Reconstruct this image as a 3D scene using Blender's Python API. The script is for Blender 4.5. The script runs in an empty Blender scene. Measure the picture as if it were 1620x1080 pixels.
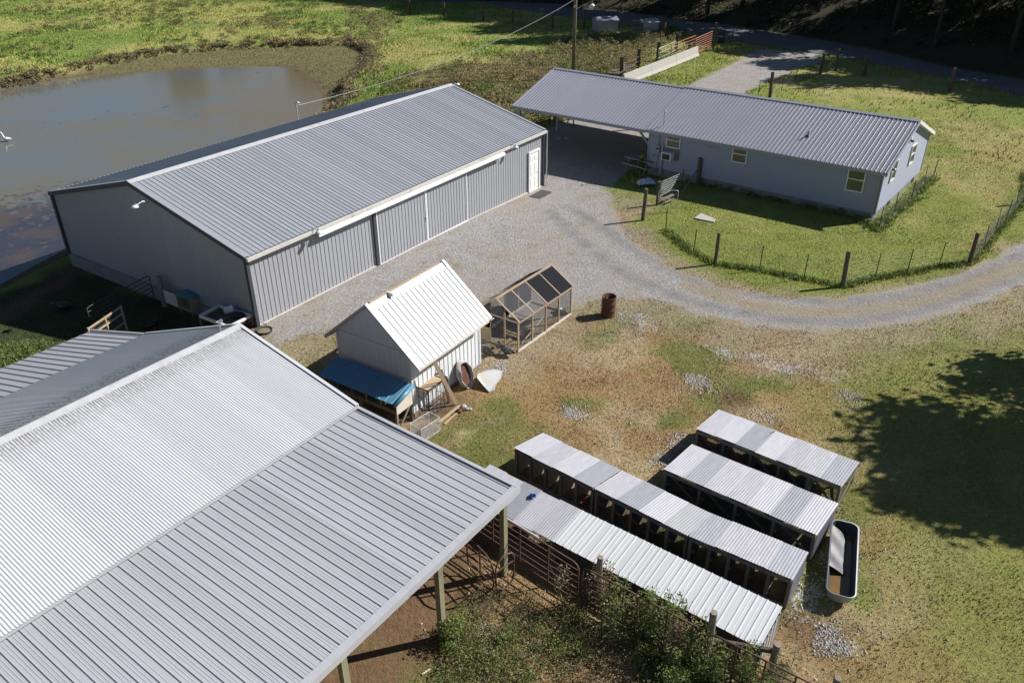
import bpy, math, random
import numpy as np
from mathutils import Matrix, Vector

random.seed(7)
RNG = np.random.default_rng(11)
R = math.radians
PI = math.pi
scene = bpy.context.scene
COL = scene.collection

# ---------------------------------------------------------------- camera
cam = bpy.data.cameras.new('camera')
cam.sensor_width = 36.0
cam.lens = 36.0 * 1268.28 / 1620.0
cam.clip_start = 0.2
cam.clip_end = 3000
camo = bpy.data.objects.new('camera', cam)
COL.objects.link(camo)
PITCH, ROLL, CAMH = R(29.78), R(-0.18), 15.37
_f = Vector((0, math.cos(PITCH), -math.sin(PITCH)))
_u = Vector((0, math.sin(PITCH), math.cos(PITCH)))
_r = Vector((1, 0, 0))
_r2 = _r * math.cos(ROLL) + _u * math.sin(ROLL)
_u2 = -_r * math.sin(ROLL) + _u * math.cos(ROLL)
camo.matrix_world = Matrix(((_r2.x, _u2.x, -_f.x, 0), (_r2.y, _u2.y, -_f.y, 0), (_r2.z, _u2.z, -_f.z, CAMH), (0, 0, 0, 1)))
scene.camera = camo

# ---------------------------------------------------------------- light
SUN_AZ, SUN_EL = 16.0, 38.5          # azimuth counted from +X towards +Y
world = bpy.data.worlds.new('World')
scene.world = world
world.use_nodes = True
wn = world.node_tree
bg = wn.nodes['Background']
sky = wn.nodes.new('ShaderNodeTexSky')
sky.sky_type = 'NISHITA'
sky.sun_disc = False
sky.sun_elevation = R(SUN_EL)
sky.sun_rotation = R(90 - SUN_AZ)
sky.air_density = 0.85
sky.ozone_density = 2.5
sky.dust_density = 0.3
wn.links.new(sky.outputs[0], bg.inputs[0])
bg.inputs[1].default_value = 0.05
sun = bpy.data.lights.new('sun', 'SUN')
sun.energy = 5.0
sun.angle = R(0.53)
sun.color = (1.0, 0.965, 0.92)
suno = bpy.data.objects.new('sun', sun)
COL.objects.link(suno)
_sd = Vector((math.cos(R(SUN_AZ)) * math.cos(R(SUN_EL)), math.sin(R(SUN_AZ)) * math.cos(R(SUN_EL)), math.sin(R(SUN_EL))))
suno.rotation_euler = _sd.to_track_quat('Z', 'Y').to_euler()
scene.view_settings.view_transform = 'Standard'
scene.view_settings.look = 'None'
scene.view_settings.exposure = 0.45
scene.view_settings.gamma = 1.0
scene.view_settings.use_curve_mapping = False

# ---------------------------------------------------------------- materials
def new_mat(name):
    m = bpy.data.materials.new(name)
    m.use_nodes = True
    nt = m.node_tree
    return m, nt, nt.nodes['Principled BSDF']

def mixc(nt, fac, a, b, blend='MIX'):
    n = nt.nodes.new('ShaderNodeMix')
    n.data_type = 'RGBA'
    n.blend_type = blend
    for sock, v in ((n.inputs[0], fac), (n.inputs[6], a), (n.inputs[7], b)):
        if isinstance(v, (int, float)):
            sock.default_value = v
        elif isinstance(v, tuple):
            sock.default_value = (*v, 1.0) if len(v) == 3 else v
        else:
            nt.links.new(v, sock)
    return n.outputs[2]

def math_n(nt, op, a, b=None, c=None):
    n = nt.nodes.new('ShaderNodeMath')
    n.operation = op
    for i, v in enumerate((a, b, c)):
        if v is None:
            continue
        if isinstance(v, (int, float)):
            n.inputs[i].default_value = v
        else:
            nt.links.new(v, n.inputs[i])
    return n.outputs[0]

def maprange(nt, v, a, b, c=0.0, d=1.0):
    n = nt.nodes.new('ShaderNodeMapRange')
    n.inputs[1].default_value = a; n.inputs[2].default_value = b
    n.inputs[3].default_value = c; n.inputs[4].default_value = d
    nt.links.new(v, n.inputs[0])
    return n.outputs[0]

def coords(nt, kind='Object', scale=(1, 1, 1)):
    tc = nt.nodes.new('ShaderNodeTexCoord')
    mp = nt.nodes.new('ShaderNodeMapping')
    mp.inputs['Scale'].default_value = scale
    nt.links.new(tc.outputs[kind], mp.inputs[0])
    return mp.outputs[0]

def noise(nt, vec, scale, detail=3, rough=0.6):
    n = nt.nodes.new('ShaderNodeTexNoise')
    n.inputs['Scale'].default_value = scale
    n.inputs['Detail'].default_value = detail
    n.inputs['Roughness'].default_value = rough
    nt.links.new(vec, n.inputs['Vector'])
    return n.outputs['Fac']

def bump(nt, bsdf, h, strength=0.3, dist=0.02):
    b = nt.nodes.new('ShaderNodeBump')
    b.inputs['Strength'].default_value = strength
    b.inputs['Distance'].default_value = dist
    nt.links.new(h, b.inputs['Height'])
    nt.links.new(b.outputs[0], bsdf.inputs['Normal'])

def surf(name, col, rough=0.6, metal=0.0, var=0.15, scale=3.0, stretch=(1, 1, 1), dirt=None, dirt_amt=0.0, dscale=1.5, rnd=0.0, bmp=0.0, spec=0.5, bscale=30):
    """painted or raw surface: base colour, slow mottling, fine grain, optional stains"""
    m, nt, b = new_mat(name)
    v = coords(nt, 'Object', stretch)
    n1 = noise(nt, v, scale, 4)
    n2 = noise(nt, v, scale * 9, 2)
    k = math_n(nt, 'ADD', math_n(nt, 'MULTIPLY', n1, 0.65), math_n(nt, 'MULTIPLY', n2, 0.35))
    f = maprange(nt, k, 0.3, 0.7, 1 - var, 1 + var)
    if rnd:
        oi = nt.nodes.new('ShaderNodeObjectInfo')
        f = math_n(nt, 'MULTIPLY', f, maprange(nt, oi.outputs['Random'], 0, 1, 1 - rnd, 1 + rnd))
    c = mixc(nt, 1.0, col, f, 'MULTIPLY')
    if dirt is not None:
        dn = noise(nt, coords(nt, 'Object', stretch), dscale, 6, 0.7)
        msk = maprange(nt, dn, 0.62 - 0.3 * dirt_amt, 0.72, 0, min(1.0, 0.35 + dirt_amt))
        c = mixc(nt, msk, c, dirt)
    nt.links.new(c, b.inputs['Base Color'])
    b.inputs['Roughness'].default_value = rough
    b.inputs['Metallic'].default_value = metal
    b.inputs['Specular IOR Level'].default_value = spec
    if bmp:
        bump(nt, b, noise(nt, coords(nt, 'Object', stretch), bscale, 3), bmp, 0.01)
    return m

M = {}
M['barn_roof'] = surf('barn_roof_paint', (0.305, 0.32, 0.35), 0.42, 0, 0.09, 1.6, stretch=(2.5, 0.22, 1), dirt=(0.27, 0.27, 0.27), dirt_amt=0.22, rnd=0.06)
def ridge_dirt(m, y0, y1):
    nt = m.node_tree; b = nt.nodes['Principled BSDF']
    src = b.inputs['Base Color'].links[0].from_socket
    tc = nt.nodes.new('ShaderNodeTexCoord'); sp = nt.nodes.new('ShaderNodeSeparateXYZ'); nt.links.new(tc.outputs['Object'], sp.inputs[0])
    n = noise(nt, coords(nt, 'Object', (7, 1.2, 1)), 3.0, 4)
    f = math_n(nt, 'MULTIPLY', maprange(nt, sp.outputs['Y'], y0, y1), maprange(nt, n, 0.42, 0.62, 0, 0.75))
    nt.links.new(mixc(nt, f, src, (0.17, 0.16, 0.14)), b.inputs['Base Color'])
M['barn_wall'] = surf('barn_wall_paint', (0.335, 0.345, 0.37), 0.5, 0, 0.05, 0.8, dirt=(0.3, 0.29, 0.27), dirt_amt=0.12, rnd=0.02)
M['charcoal'] = surf('charcoal_trim', (0.055, 0.062, 0.075), 0.45, 0, 0.1)
M['white_trim'] = surf('white_trim', (0.78, 0.78, 0.77), 0.45, 0, 0.04, dirt=(0.5, 0.46, 0.4), dirt_amt=0.1)
M['cream_trim'] = surf('cream_trim', (0.60, 0.56, 0.49), 0.5, 0, 0.08, dirt=(0.35, 0.3, 0.24), dirt_amt=0.25)
M['gutter'] = surf('gutter_paint', (0.55, 0.53, 0.49), 0.45, 0, 0.1, 4, dirt=(0.25, 0.23, 0.2), dirt_amt=0.3)
M['block'] = surf('concrete_block', (0.24, 0.235, 0.22), 0.9, 0, 0.15, 2, dirt=(0.12, 0.13, 0.09), dirt_amt=0.35, rnd=0.08, bmp=0.4)
M['concrete'] = surf('concrete', (0.43, 0.41, 0.37), 0.9, 0, 0.12, 1.5, dirt=(0.3, 0.28, 0.23), dirt_amt=0.3, bmp=0.3)
M['pole_white'] = surf('white_ribbed_metal', (0.54, 0.547, 0.565), 0.42, 0, 0.09, 1.6, stretch=(2.5, 0.25, 1), dirt=(0.42, 0.42, 0.42), dirt_amt=0.28, rnd=0.06)
M['pole_grey'] = surf('pale_grey_metal', (0.395, 0.40, 0.42), 0.42, 0, 0.09, 1.6, stretch=(2.5, 0.25, 1), dirt=(0.30, 0.30, 0.31), dirt_amt=0.26, rnd=0.06)
ridge_dirt(M['pole_white'], 3.9, 4.7)
M['galv'] = surf('galvanized', (0.44, 0.44, 0.465), 0.5, 0.15, 0.16, 2.2, stretch=(2.5, 0.6, 1), dirt=(0.56, 0.51, 0.58), dirt_amt=0.5, dscale=1.6, rnd=0.14)
M['galv_dark'] = surf('galvanized_grey', (0.33, 0.34, 0.37), 0.5, 0.15, 0.16, 2.2, stretch=(2.5, 0.6, 1), dirt=(0.38, 0.38, 0.4), dirt_amt=0.3, dscale=1.6, rnd=0.12)
M['galv_rust'] = surf('galvanized_rusting', (0.37, 0.375, 0.39), 0.5, 0.1, 0.12, 2.2, stretch=(2.2, 0.8, 1), dirt=(0.17, 0.075, 0.045), dirt_amt=0.18, dscale=1.1, rnd=0.08)
M['galv_cap'] = surf('ridge_cap_metal', (0.47, 0.475, 0.49), 0.5, 0, 0.1, 2, dirt=(0.3, 0.3, 0.29), dirt_amt=0.35, dscale=2.5)
M['hutch_white'] = surf('white_steel', (0.56, 0.575, 0.585), 0.42, 0, 0.07, 1.8, stretch=(2.5, 0.5, 1), dirt=(0.42, 0.39, 0.34), dirt_amt=0.18, rnd=0.04)
M['weathered'] = surf('weathered_wood', (0.21, 0.18, 0.15), 0.85, 0, 0.3, 3, stretch=(3, 3, 0.5), dirt=(0.09, 0.08, 0.07), dirt_amt=0.3, rnd=0.15, bmp=0.4)
M['grey_wood'] = surf('grey_table_wood', (0.36, 0.35, 0.35), 0.8, 0, 0.2, 3, stretch=(3, 3, 0.5))
M['old_post'] = surf('old_post_wood', (0.105, 0.08, 0.062), 0.9, 0, 0.35, 3, stretch=(5, 5, 0.5), dirt=(0.22, 0.2, 0.17), dirt_amt=0.25, rnd=0.2, bmp=0.5)
M['treated'] = surf('treated_wood', (0.23, 0.215, 0.135), 0.8, 0, 0.25, 2, stretch=(5, 5, 0.4), dirt=(0.16, 0.2, 0.12), dirt_amt=0.3, rnd=0.1, bmp=0.3)
M['pine'] = surf('new_pine', (0.42, 0.31, 0.20), 0.75, 0, 0.18, 3, stretch=(3, 3, 0.6), dirt=(0.25, 0.19, 0.13), dirt_amt=0.2, rnd=0.12)
M['plywood'] = surf('bleached_plywood', (0.62, 0.56, 0.48), 0.8, 0, 0.12, 3, dirt=(0.4, 0.3, 0.2), dirt_amt=0.15)
M['tan_board'] = surf('tan_board', (0.42, 0.32, 0.20), 0.8, 0, 0.15, 4)
M['house_roof'] = surf('house_roof_paint', (0.27, 0.27, 0.315), 0.32, 0, 0.05, 0.8, dirt=(0.24, 0.24, 0.27), dirt_amt=0.1, rnd=0.03)
M['siding'] = surf('house_siding', (0.31, 0.34, 0.42), 0.6, 0, 0.04, 1.0, dirt=(0.33, 0.34, 0.34), dirt_amt=0.1)
M['house_trim'] = surf('house_trim', (0.30, 0.31, 0.35), 0.5, 0, 0.08)
M['shed_white'] = surf('shed_white_paint', (0.58, 0.59, 0.605), 0.42, 0, 0.03, 1.2, dirt=(0.55, 0.53, 0.5), dirt_amt=0.08, rnd=0.02)
M['shed_wall'] = surf('shed_wall_paint', (0.72, 0.735, 0.76), 0.5, 0, 0.04, 1.2, dirt=(0.5, 0.48, 0.45), dirt_amt=0.12, rnd=0.02)
M['blue_roof'] = surf('blue_metal', (0.10, 0.255, 0.38), 0.4, 0, 0.08, 2, dirt=(0.08, 0.17, 0.25), dirt_amt=0.2)
M['rust_pipe'] = surf('rusty_pipe', (0.115, 0.06, 0.042), 0.75, 0.1, 0.3, 4, dirt=(0.2, 0.12, 0.09), dirt_amt=0.3, rnd=0.1)
M['red_gate'] = surf('red_gate_paint', (0.34, 0.11, 0.07), 0.6, 0, 0.25, 4, dirt=(0.3, 0.2, 0.15), dirt_amt=0.3)
M['dark_gate'] = surf('dark_green_gate', (0.045, 0.055, 0.05), 0.6, 0, 0.25, 4)
M['galv_pipe'] = surf('galvanized_pipe', (0.45, 0.47, 0.47), 0.4, 0.5, 0.15, 4)
M['rust_barrel'] = surf('rusty_barrel', (0.12, 0.05, 0.032), 0.85, 0.1, 0.35, 3, dirt=(0.22, 0.1, 0.055), dirt_amt=0.4, bmp=0.3)
M['char'] = surf('charred', (0.02, 0.018, 0.017), 0.95, 0, 0.3)
M['black_cloth'] = surf('black_shade_cloth', (0.028, 0.03, 0.034), 0.8, 0, 0.15, 30, rnd=0.1)
M['black'] = surf('black_paint', (0.02, 0.021, 0.023), 0.5, 0, 0.15)
M['rubber'] = surf('black_rubber', (0.035, 0.035, 0.04), 0.7, 0, 0.2, 6)
M['tpost'] = surf('green_steel_post', (0.035, 0.075, 0.05), 0.6, 0.1, 0.2)
M['wire'] = surf('fence_wire', (0.22, 0.22, 0.21), 0.6, 0.3, 0.2)
M['white_plastic'] = surf('white_plastic', (0.72, 0.73, 0.74), 0.4, 0, 0.05)
M['red_plastic'] = surf('red_plastic', (0.55, 0.035, 0.03), 0.45, 0, 0.1)
M['blue_plastic'] = surf('blue_plastic', (0.02, 0.16, 0.5), 0.45, 0, 0.1)
M['teal_cloth'] = surf('teal_tarp', (0.05, 0.22, 0.21), 0.7, 0, 0.25, 6)
M['yellow'] = surf('yellow_plastic', (0.50, 0.37, 0.03), 0.5, 0, 0.1)
M['bag_blue'] = surf('blue_white_bag', (0.45, 0.5, 0.62), 0.5, 0, 0.4, 14)
M['meter'] = surf('meter_grey', (0.32, 0.34, 0.37), 0.5, 0.2, 0.1)
M['black_feather'] = surf('black_feathers', (0.02, 0.022, 0.022), 0.5, 0, 0.3, 12)
M['mixed_feather'] = surf('black_and_white_feathers', (0.03, 0.035, 0.035), 0.5, 0, 0.3, 12, dirt=(0.6, 0.57, 0.5), dirt_amt=0.45, dscale=9)
M['red_feather'] = surf('rust_red_feathers', (0.22, 0.06, 0.03), 0.6, 0, 0.3, 12)
M['white_feather'] = surf('white_feathers', (0.8, 0.8, 0.78), 0.6, 0, 0.05)
M['orange'] = surf('orange_bill', (0.6, 0.25, 0.04), 0.5)
M['insulation'] = surf('bare_dirt_wood', (0.12, 0.085, 0.06), 0.95, 0, 0.3, 4)
M['bark'] = surf('bark', (0.05, 0.042, 0.034), 0.95, 0, 0.3, 3, stretch=(4, 4, 0.7), bmp=0.6)
M['pole_wood'] = surf('utility_pole_wood', (0.17, 0.125, 0.09), 0.9, 0, 0.25, 2, stretch=(6, 6, 0.3), dirt=(0.3, 0.26, 0.2), dirt_amt=0.25)
M['pan_food'] = surf('pan_contents', (0.2, 0.17, 0.1), 0.8, 0, 0.2, 8)
M['brown_slab'] = surf('brown_boards', (0.16, 0.1, 0.065), 0.85, 0, 0.3, 3)
M['white_slab'] = surf('white_worn_slab', (0.40, 0.41, 0.405), 0.75, 0, 0.12, 2, dirt=(0.4, 0.37, 0.31), dirt_amt=0.35, bmp=0.2)

def glass_mat():
    m, nt, b = new_mat('window_glass')
    b.inputs['Base Color'].default_value = (0.05, 0.055, 0.05, 1)
    b.inputs['Roughness'].default_value = 0.06
    b.inputs['Specular IOR Level'].default_value = 0.9
    return m
M['glass'] = glass_mat()

def mesh_mat(name, col, dens):
    """woven wire or shade cloth seen from far: a real sheet that lets part of the light through"""
    m, nt, b = new_mat(name)
    b.inputs['Base Color'].default_value = (*col, 1)
    b.inputs['Roughness'].default_value = 0.9
    b.inputs['Specular IOR Level'].default_value = 0.05
    tr = nt.nodes.new('ShaderNodeBsdfTransparent')
    mx = nt.nodes.new('ShaderNodeMixShader')
    mx.inputs[0].default_value = dens
    nt.links.new(tr.outputs[0], mx.inputs[1])
    nt.links.new(b.outputs[0], mx.inputs[2])
    nt.links.new(mx.outputs[0], nt.nodes['Material Output'].inputs['Surface'])
    return m
M['netting'] = mesh_mat('grey_netting', (0.13, 0.13, 0.14), 0.45)
M['shade_cloth'] = mesh_mat('shade_cloth', (0.018, 0.019, 0.023), 0.985)
M['hutch_wire'] = mesh_mat('hutch_wire', (0.10, 0.095, 0.09), 0.32)
M['field_wire'] = mesh_mat('field_wire', (0.20, 0.20, 0.18), 0.07)

def leaf_mat(name, col, col2, rnd=0.0):
    """leaf colour varies from leaf to leaf (attribute 'vary')"""
    m, nt, b = new_mat(name)
    at = nt.nodes.new('ShaderNodeAttribute'); at.attribute_name = 'vary'
    c = mixc(nt, at.outputs['Fac'], col, col2)
    nt.links.new(c, b.inputs['Base Color'])
    b.inputs['Roughness'].default_value = 0.6
    b.inputs['Specular IOR Level'].default_value = 0.3
    tl = nt.nodes.new('ShaderNodeBsdfTranslucent')
    nt.links.new(c, tl.inputs[0])
    mx = nt.nodes.new('ShaderNodeMixShader'); mx.inputs[0].default_value = 0.3
    nt.links.new(b.outputs[0], mx.inputs[1]); nt.links.new(tl.outputs[0], mx.inputs[2])
    nt.links.new(mx.outputs[0], nt.nodes['Material Output'].inputs['Surface'])
    return m
M['leaf'] = leaf_mat('tree_leaves', (0.03, 0.06, 0.018), (0.075, 0.10, 0.028))
M['leaf_autumn'] = leaf_mat('autumn_leaves', (0.06, 0.07, 0.02), (0.13, 0.10, 0.03))
M['weed_green'] = leaf_mat('weed_leaves', (0.075, 0.13, 0.035), (0.27, 0.30, 0.09))
M['weed_dry'] = leaf_mat('dry_weeds', (0.15, 0.115, 0.065), (0.34, 0.29, 0.15))
M['undergrowth'] = leaf_mat('undergrowth_leaves', (0.03, 0.045, 0.018), (0.10, 0.085, 0.04))

def blade_mat():
    m, nt, b = new_mat('grass_blades')
    at = nt.nodes.new('ShaderNodeAttribute'); at.attribute_name = 'tint'
    nt.links.new(at.outputs['Color'], b.inputs['Base Color'])
    b.inputs['Roughness'].default_value = 0.65
    b.inputs['Specular IOR Level'].default_value = 0.2
    return m
M['blades'] = blade_mat()

# ---------------------------------------------------------------- mesh helpers
class MB:
    def __init__(s):
        s.v = []; s.f = []
    def box(s, x0, x1, y0, y1, z0, z1):
        n = len(s.v)
        s.v += [(x0, y0, z0), (x1, y0, z0), (x1, y1, z0), (x0, y1, z0), (x0, y0, z1), (x1, y0, z1), (x1, y1, z1), (x0, y1, z1)]
        s.f += [(n, n+3, n+2, n+1), (n+4, n+5, n+6, n+7), (n, n+1, n+5, n+4), (n+1, n+2, n+6, n+5), (n+2, n+3, n+7, n+6), (n+3, n, n+4, n+7)]
        return s
    def bar(s, a, b, w, h=None, up=(0, 0, 1)):
        h = w if h is None else h
        a = Vector(a); b = Vector(b); d = (b - a).normalized(); u = Vector(up)
        if abs(d.dot(u)) > 0.98: u = Vector((1, 0, 0))
        r = d.cross(u).normalized() * (w / 2); u2 = r.cross(d).normalized() * (h / 2)
        n = len(s.v)
        for p in (a, b):
            for k in ((-1, -1), (1, -1), (1, 1), (-1, 1)):
                s.v.append(tuple(p + r * k[0] + u2 * k[1]))
        s.f += [(n, n+1, n+2, n+3), (n+7, n+6, n+5, n+4), (n, n+4, n+5, n+1), (n+1, n+5, n+6, n+2), (n+2, n+6, n+7, n+3), (n+3, n+7, n+4, n)]
        return s
    def tube(s, pts, r, k=8, cap=True):
        pts = [Vector(p) for p in pts]
        rs = r if isinstance(r, (list, tuple)) else [r] * len(pts)
        n0 = len(s.v); pu = None
        for i, p in enumerate(pts):
            if i == 0: d = pts[1] - p
            elif i == len(pts) - 1: d = p - pts[i-1]
            else: d = pts[i+1] - pts[i-1]
            d = d.normalized() if d.length > 1e-9 else Vector((0, 0, 1))
            if pu is None:
                u = Vector((0, 0, 1)) if abs(d.z) < 0.9 else Vector((1, 0, 0))
            else: u = pu
            a = d.cross(u)
            if a.length < 1e-6: a = d.cross(Vector((0, 1, 0)))
            a.normalize(); u = a.cross(d).normalized(); pu = u
            for j in range(k):
                t = 2 * PI * j / k
                s.v.append(tuple(p + a * (rs[i] * math.cos(t)) + u * (rs[i] * math.sin(t))))
        for i in range(len(pts) - 1):
            for j in range(k):
                a0 = n0 + i*k + j; a1 = n0 + i*k + (j+1) % k
                s.f.append((a0, a1, a1 + k, a0 + k))
        if cap:
            s.f.append(tuple(n0 + j for j in reversed(range(k))))
            m = n0 + (len(pts) - 1) * k
            s.f.append(tuple(m + j for j in range(k)))
        return s
    def lathe(s, prof, k=20, c=(0, 0, 0)):
        n0 = len(s.v)
        for (r, z) in prof:
            for j in range(k):
                t = 2 * PI * j / k
                s.v.append((c[0] + r * math.cos(t), c[1] + r * math.sin(t), c[2] + z))
        for i in range(len(prof) - 1):
            for j in range(k):
                a0 = n0 + i*k + j; a1 = n0 + i*k + (j+1) % k
                s.f.append((a0, a1, a1 + k, a0 + k))
        return s
    def poly(s, pts, th=None):
        """flat polygon, given a thickness vector it becomes a slab"""
        n = len(s.v); k = len(pts)
        s.v += [tuple(p) for p in pts]
        if th is None:
            s.f.append(tuple(range(n, n + k)))
        else:
            t = Vector(th)
            s.v += [tuple(Vector(p) + t) for p in pts]
            s.f.append(tuple(range(n, n + k))); s.f.append(tuple(reversed(range(n + k, n + 2*k))))
            for i in range(k):
                j = (i + 1) % k
                s.f.append((n + j, n + i, n + k + i, n + k + j))
        return s
    def mesh(s, name, mat, smooth=False):
        me = bpy.data.meshes.new(name)
        me.from_pydata(s.v, [], s.f)
        me.materials.append(mat)
        if smooth:
            me.polygons.foreach_set('use_smooth', [True] * len(me.polygons))
        me.update()
        return me
    def build(s, name, mat, parent=None, smooth=False, label=None, bevel=0):
        return link(name, s.mesh(name, mat, smooth), parent, label=label, bevel=bevel)

def link(name, me, parent=None, loc=None, label=None, kind=None, bevel=0):
    o = bpy.data.objects.new(name, me)
    COL.objects.link(o)
    if parent is not None: o.parent = parent
    if loc is not None: o.location = loc
    if label: o['label'] = label
    if kind: o['kind'] = kind
    if bevel:
        b = o.modifiers.new('bevel', 'BEVEL'); b.width = bevel; b.segments = 2; b.limit_method = 'ANGLE'
    return o

def tag(o, label, cat, group=None, kind=None):
    o['label'] = label; o['category'] = cat
    if group: o['group'] = group
    if kind: o['kind'] = kind
    return o

def thing(name, label, cat, loc=(0, 0, 0), rz=0.0, group=None):
    o = bpy.data.objects.new(name, None)
    COL.objects.link(o)
    o.empty_display_size = 0.2
    o.location = loc if len(loc) == 3 else (*loc, 0)
    o.rotation_euler = (0, 0, rz)
    return tag(o, label, cat, group)

def frame(o, org, x, y):
    x = Vector(x).normalized(); y = Vector(y).normalized(); z = x.cross(y)
    o.matrix_local = Matrix(((x.x, y.x, z.x, org[0]), (x.y, y.y, z.y, org[1]), (x.z, y.z, z.z, org[2]), (0, 0, 0, 1)))
    return o

def copy_tree(o, parent=None):
    c = o.copy(); COL.objects.link(c); c.parent = parent
    for ch in list(o.children):
        copy_tree(ch, c)
    return c

def rib_profile(w, pitch, bw, tw, h, minor=0):
    """cross section of ribbed steel: ribs at the start of every pitch, low stiffeners between"""
    pts = []
    n = max(1, round(w / pitch)); p = w / n
    for i in range(n):
        x = i * p + p / 2
        pts += [(x - bw/2, 0), (x - tw/2, h), (x + tw/2, h), (x + bw/2, 0)]
        for k in range(minor):
            q = x + bw/2 + (p - bw) * (k + 1) / (minor + 1)
            if q + 0.012 < w:
                pts += [(q - 0.012, 0), (q - 0.005, 0.005), (q + 0.005, 0.005), (q + 0.012, 0)]
    pts = [(0, 0)] + [q for q in pts if 0.001 < q[0] < w - 0.001] + [(w, 0)]
    return pts

def wave_profile(w, pitch, h, n=6):
    k = int(round(w / pitch)) * n
    return [(w * i / k, h * 0.5 * (1 + math.sin(2 * PI * (i / n)))) for i in range(k + 1)]

def sheet_mesh(name, prof, top, mat, bot=None, smooth=False, seg=1):
    """sheet in the local xy plane, profile along x, running in y from bot(x) to top(x)"""
    tp = top if callable(top) else (lambda x: top)
    bt = bot if callable(bot) else (lambda x: 0.0 if bot is None else bot)
    v = []; f = []
    for (x, z) in prof:
        for s_ in range(seg + 1):
            v.append((x, bt(x) + (tp(x) - bt(x)) * s_ / seg, z))
    m = seg + 1
    for i in range(len(prof) - 1):
        for s_ in range(seg):
            a = i * m + s_
            f.append((a, a + m, a + m + 1, a + 1))
    me = bpy.data.meshes.new(name)
    me.from_pydata(v, [], f)
    me.materials.append(mat)
    if smooth: me.polygons.foreach_set('use_smooth', [True] * len(f))
    me.update()
    return me

def panels(name, parent, org, x, y, width, pw, prof_fn, top, mat, bot=None, mat_fn=None, smooth=False):
    """cover a width with sheets of width pw; alike sheets share one mesh"""
    X = Vector(x).normalized()
    n = max(1, int(math.ceil(width / pw - 1e-6)))
    cache = {}
    out = []
    for i in range(n):
        x0 = i * pw; w = min(pw, width - x0)
        m = mat_fn(i) if mat_fn else mat
        if callable(top) or callable(bot):
            tf = (lambda q, x0=x0: top(x0 + q)) if callable(top) else top
            bf = (lambda q, x0=x0: bot(x0 + q)) if callable(bot) else bot
            me = sheet_mesh(name, prof_fn(w), tf, m, bf, smooth)
        else:
            key = (round(w, 4), m.name)
            if key not in cache: cache[key] = sheet_mesh(name, prof_fn(w), top, m, bot, smooth)
            me = cache[key]
        o = link(name, me, parent)
        frame(o, Vector(org) + X * x0, x, y)
        out.append(o)
    return out

# ---------------------------------------------------------------- terrain
BARN_O = np.array((-10.18, 28.21)); BARN_YAW = R(56.16); BL, BW = 21.5, 13.27
eb = np.array((math.cos(BARN_YAW), math.sin(BARN_YAW))); nb = np.array((-math.sin(BARN_YAW), math.cos(BARN_YAW)))
WATER_Z = -1.2

def sstep(a, b, x):
    t = np.clip((x - a) / (b - a), 0, 1)
    return t * t * (3 - 2 * t)

def sdist(px, py, poly):
    """signed distance to a polygon, negative inside"""
    px = np.asarray(px, float); py = np.asarray(py, float)
    d = np.full(px.shape, 1e18); ins = np.zeros(px.shape, bool)
    n = len(poly)
    for i in range(n):
        ax, ay = poly[i][:2]; bx, by = poly[(i + 1) % n][:2]
        ex, ey = bx - ax, by - ay
        L = ex*ex + ey*ey + 1e-12
        t = np.clip(((px - ax) * ex + (py - ay) * ey) / L, 0, 1)
        dx = px - ax - t * ex; dy = py - ay - t * ey
        d = np.minimum(d, dx*dx + dy*dy)
        c = ((ay > py) != (by > py)) & (px < (bx - ax) * (py - ay) / (by - ay + 1e-12) + ax)
        ins ^= c
    d = np.sqrt(d)
    return np.where(ins, -d, d)

def pdist(px, py, line):
    px = np.asarray(px, float); py = np.asarray(py, float)
    d = np.full(px.shape, 1e18)
    for i in range(len(line) - 1):
        ax, ay = line[i][:2]; bx, by = line[i + 1][:2]
        ex, ey = bx - ax, by - ay
        L = ex*ex + ey*ey + 1e-12
        t = np.clip(((px - ax) * ex + (py - ay) * ey) / L, 0, 1)
        dx = px - ax - t * ex; dy = py - ay - t * ey
        d = np.minimum(d, dx*dx + dy*dy)
    return np.sqrt(d)

def vnoise(x, y, s, seed=0):
    """smooth value noise for numpy arrays"""
    x = np.asarray(x, float) / s + 1000 + seed * 17.3; y = np.asarray(y, float) / s + 1000 + seed * 9.1
    xi = np.floor(x).astype(np.int64); yi = np.floor(y).astype(np.int64)
    fx = x - xi; fy = y - yi
    fx = fx*fx*(3 - 2*fx); fy = fy*fy*(3 - 2*fy)
    def h(a, b):
        n = (a * 374761393 + b * 668265263 + seed * 974711) & 0x7fffffff
        n = ((n ^ (n >> 13)) * 1274126177) & 0x7fffffff
        return ((n ^ (n >> 16)) & 0xffff) / 65535.0
    return (h(xi, yi) * (1-fx) + h(xi+1, yi) * fx) * (1-fy) + (h(xi, yi+1) * (1-fx) + h(xi+1, yi+1) * fx) * fy

# outlines in metres on the ground
BASIN = [(-90, 60), (-48.31, 72.06), (-47.66, 76.93), (-45.55, 79.70), (-42.69, 85.53), (-37.90, 91.77), (-33.92, 94.39), (-23.79, 96.62), (-18.56, 97.78), (-15.62, 92.90), (-14.66, 85.74), (-14.80, 79.53), (-15.12, 74.60), (-13.79, 69.25), (-16.10, 54.54), (-19.48, 46.70), (-21.39, 39.67), (-21.99, 36.86), (-22.71, 35.06), (-23.24, 32.74), (-25.30, 29.31), (-60, 22), (-110, 30)]
WATER = [(-95, 58), (-49.08, 73.06), (-47.63, 76.58), (-45.47, 79.27), (-41.91, 82.11), (-34.74, 84.76), (-29.40, 86.29), (-24.88, 86.55), (-21.80, 84.56), (-19.46, 80.31), (-17.27, 73.86), (-16.10, 68.72), (-16.79, 57.02), (-20.51, 49.36), (-22.87, 42.79), (-23.37, 39.00), (-24.04, 36.76), (-24.49, 34.72), (-26.85, 31.38), (-62, 24), (-110, 34)]
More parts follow.
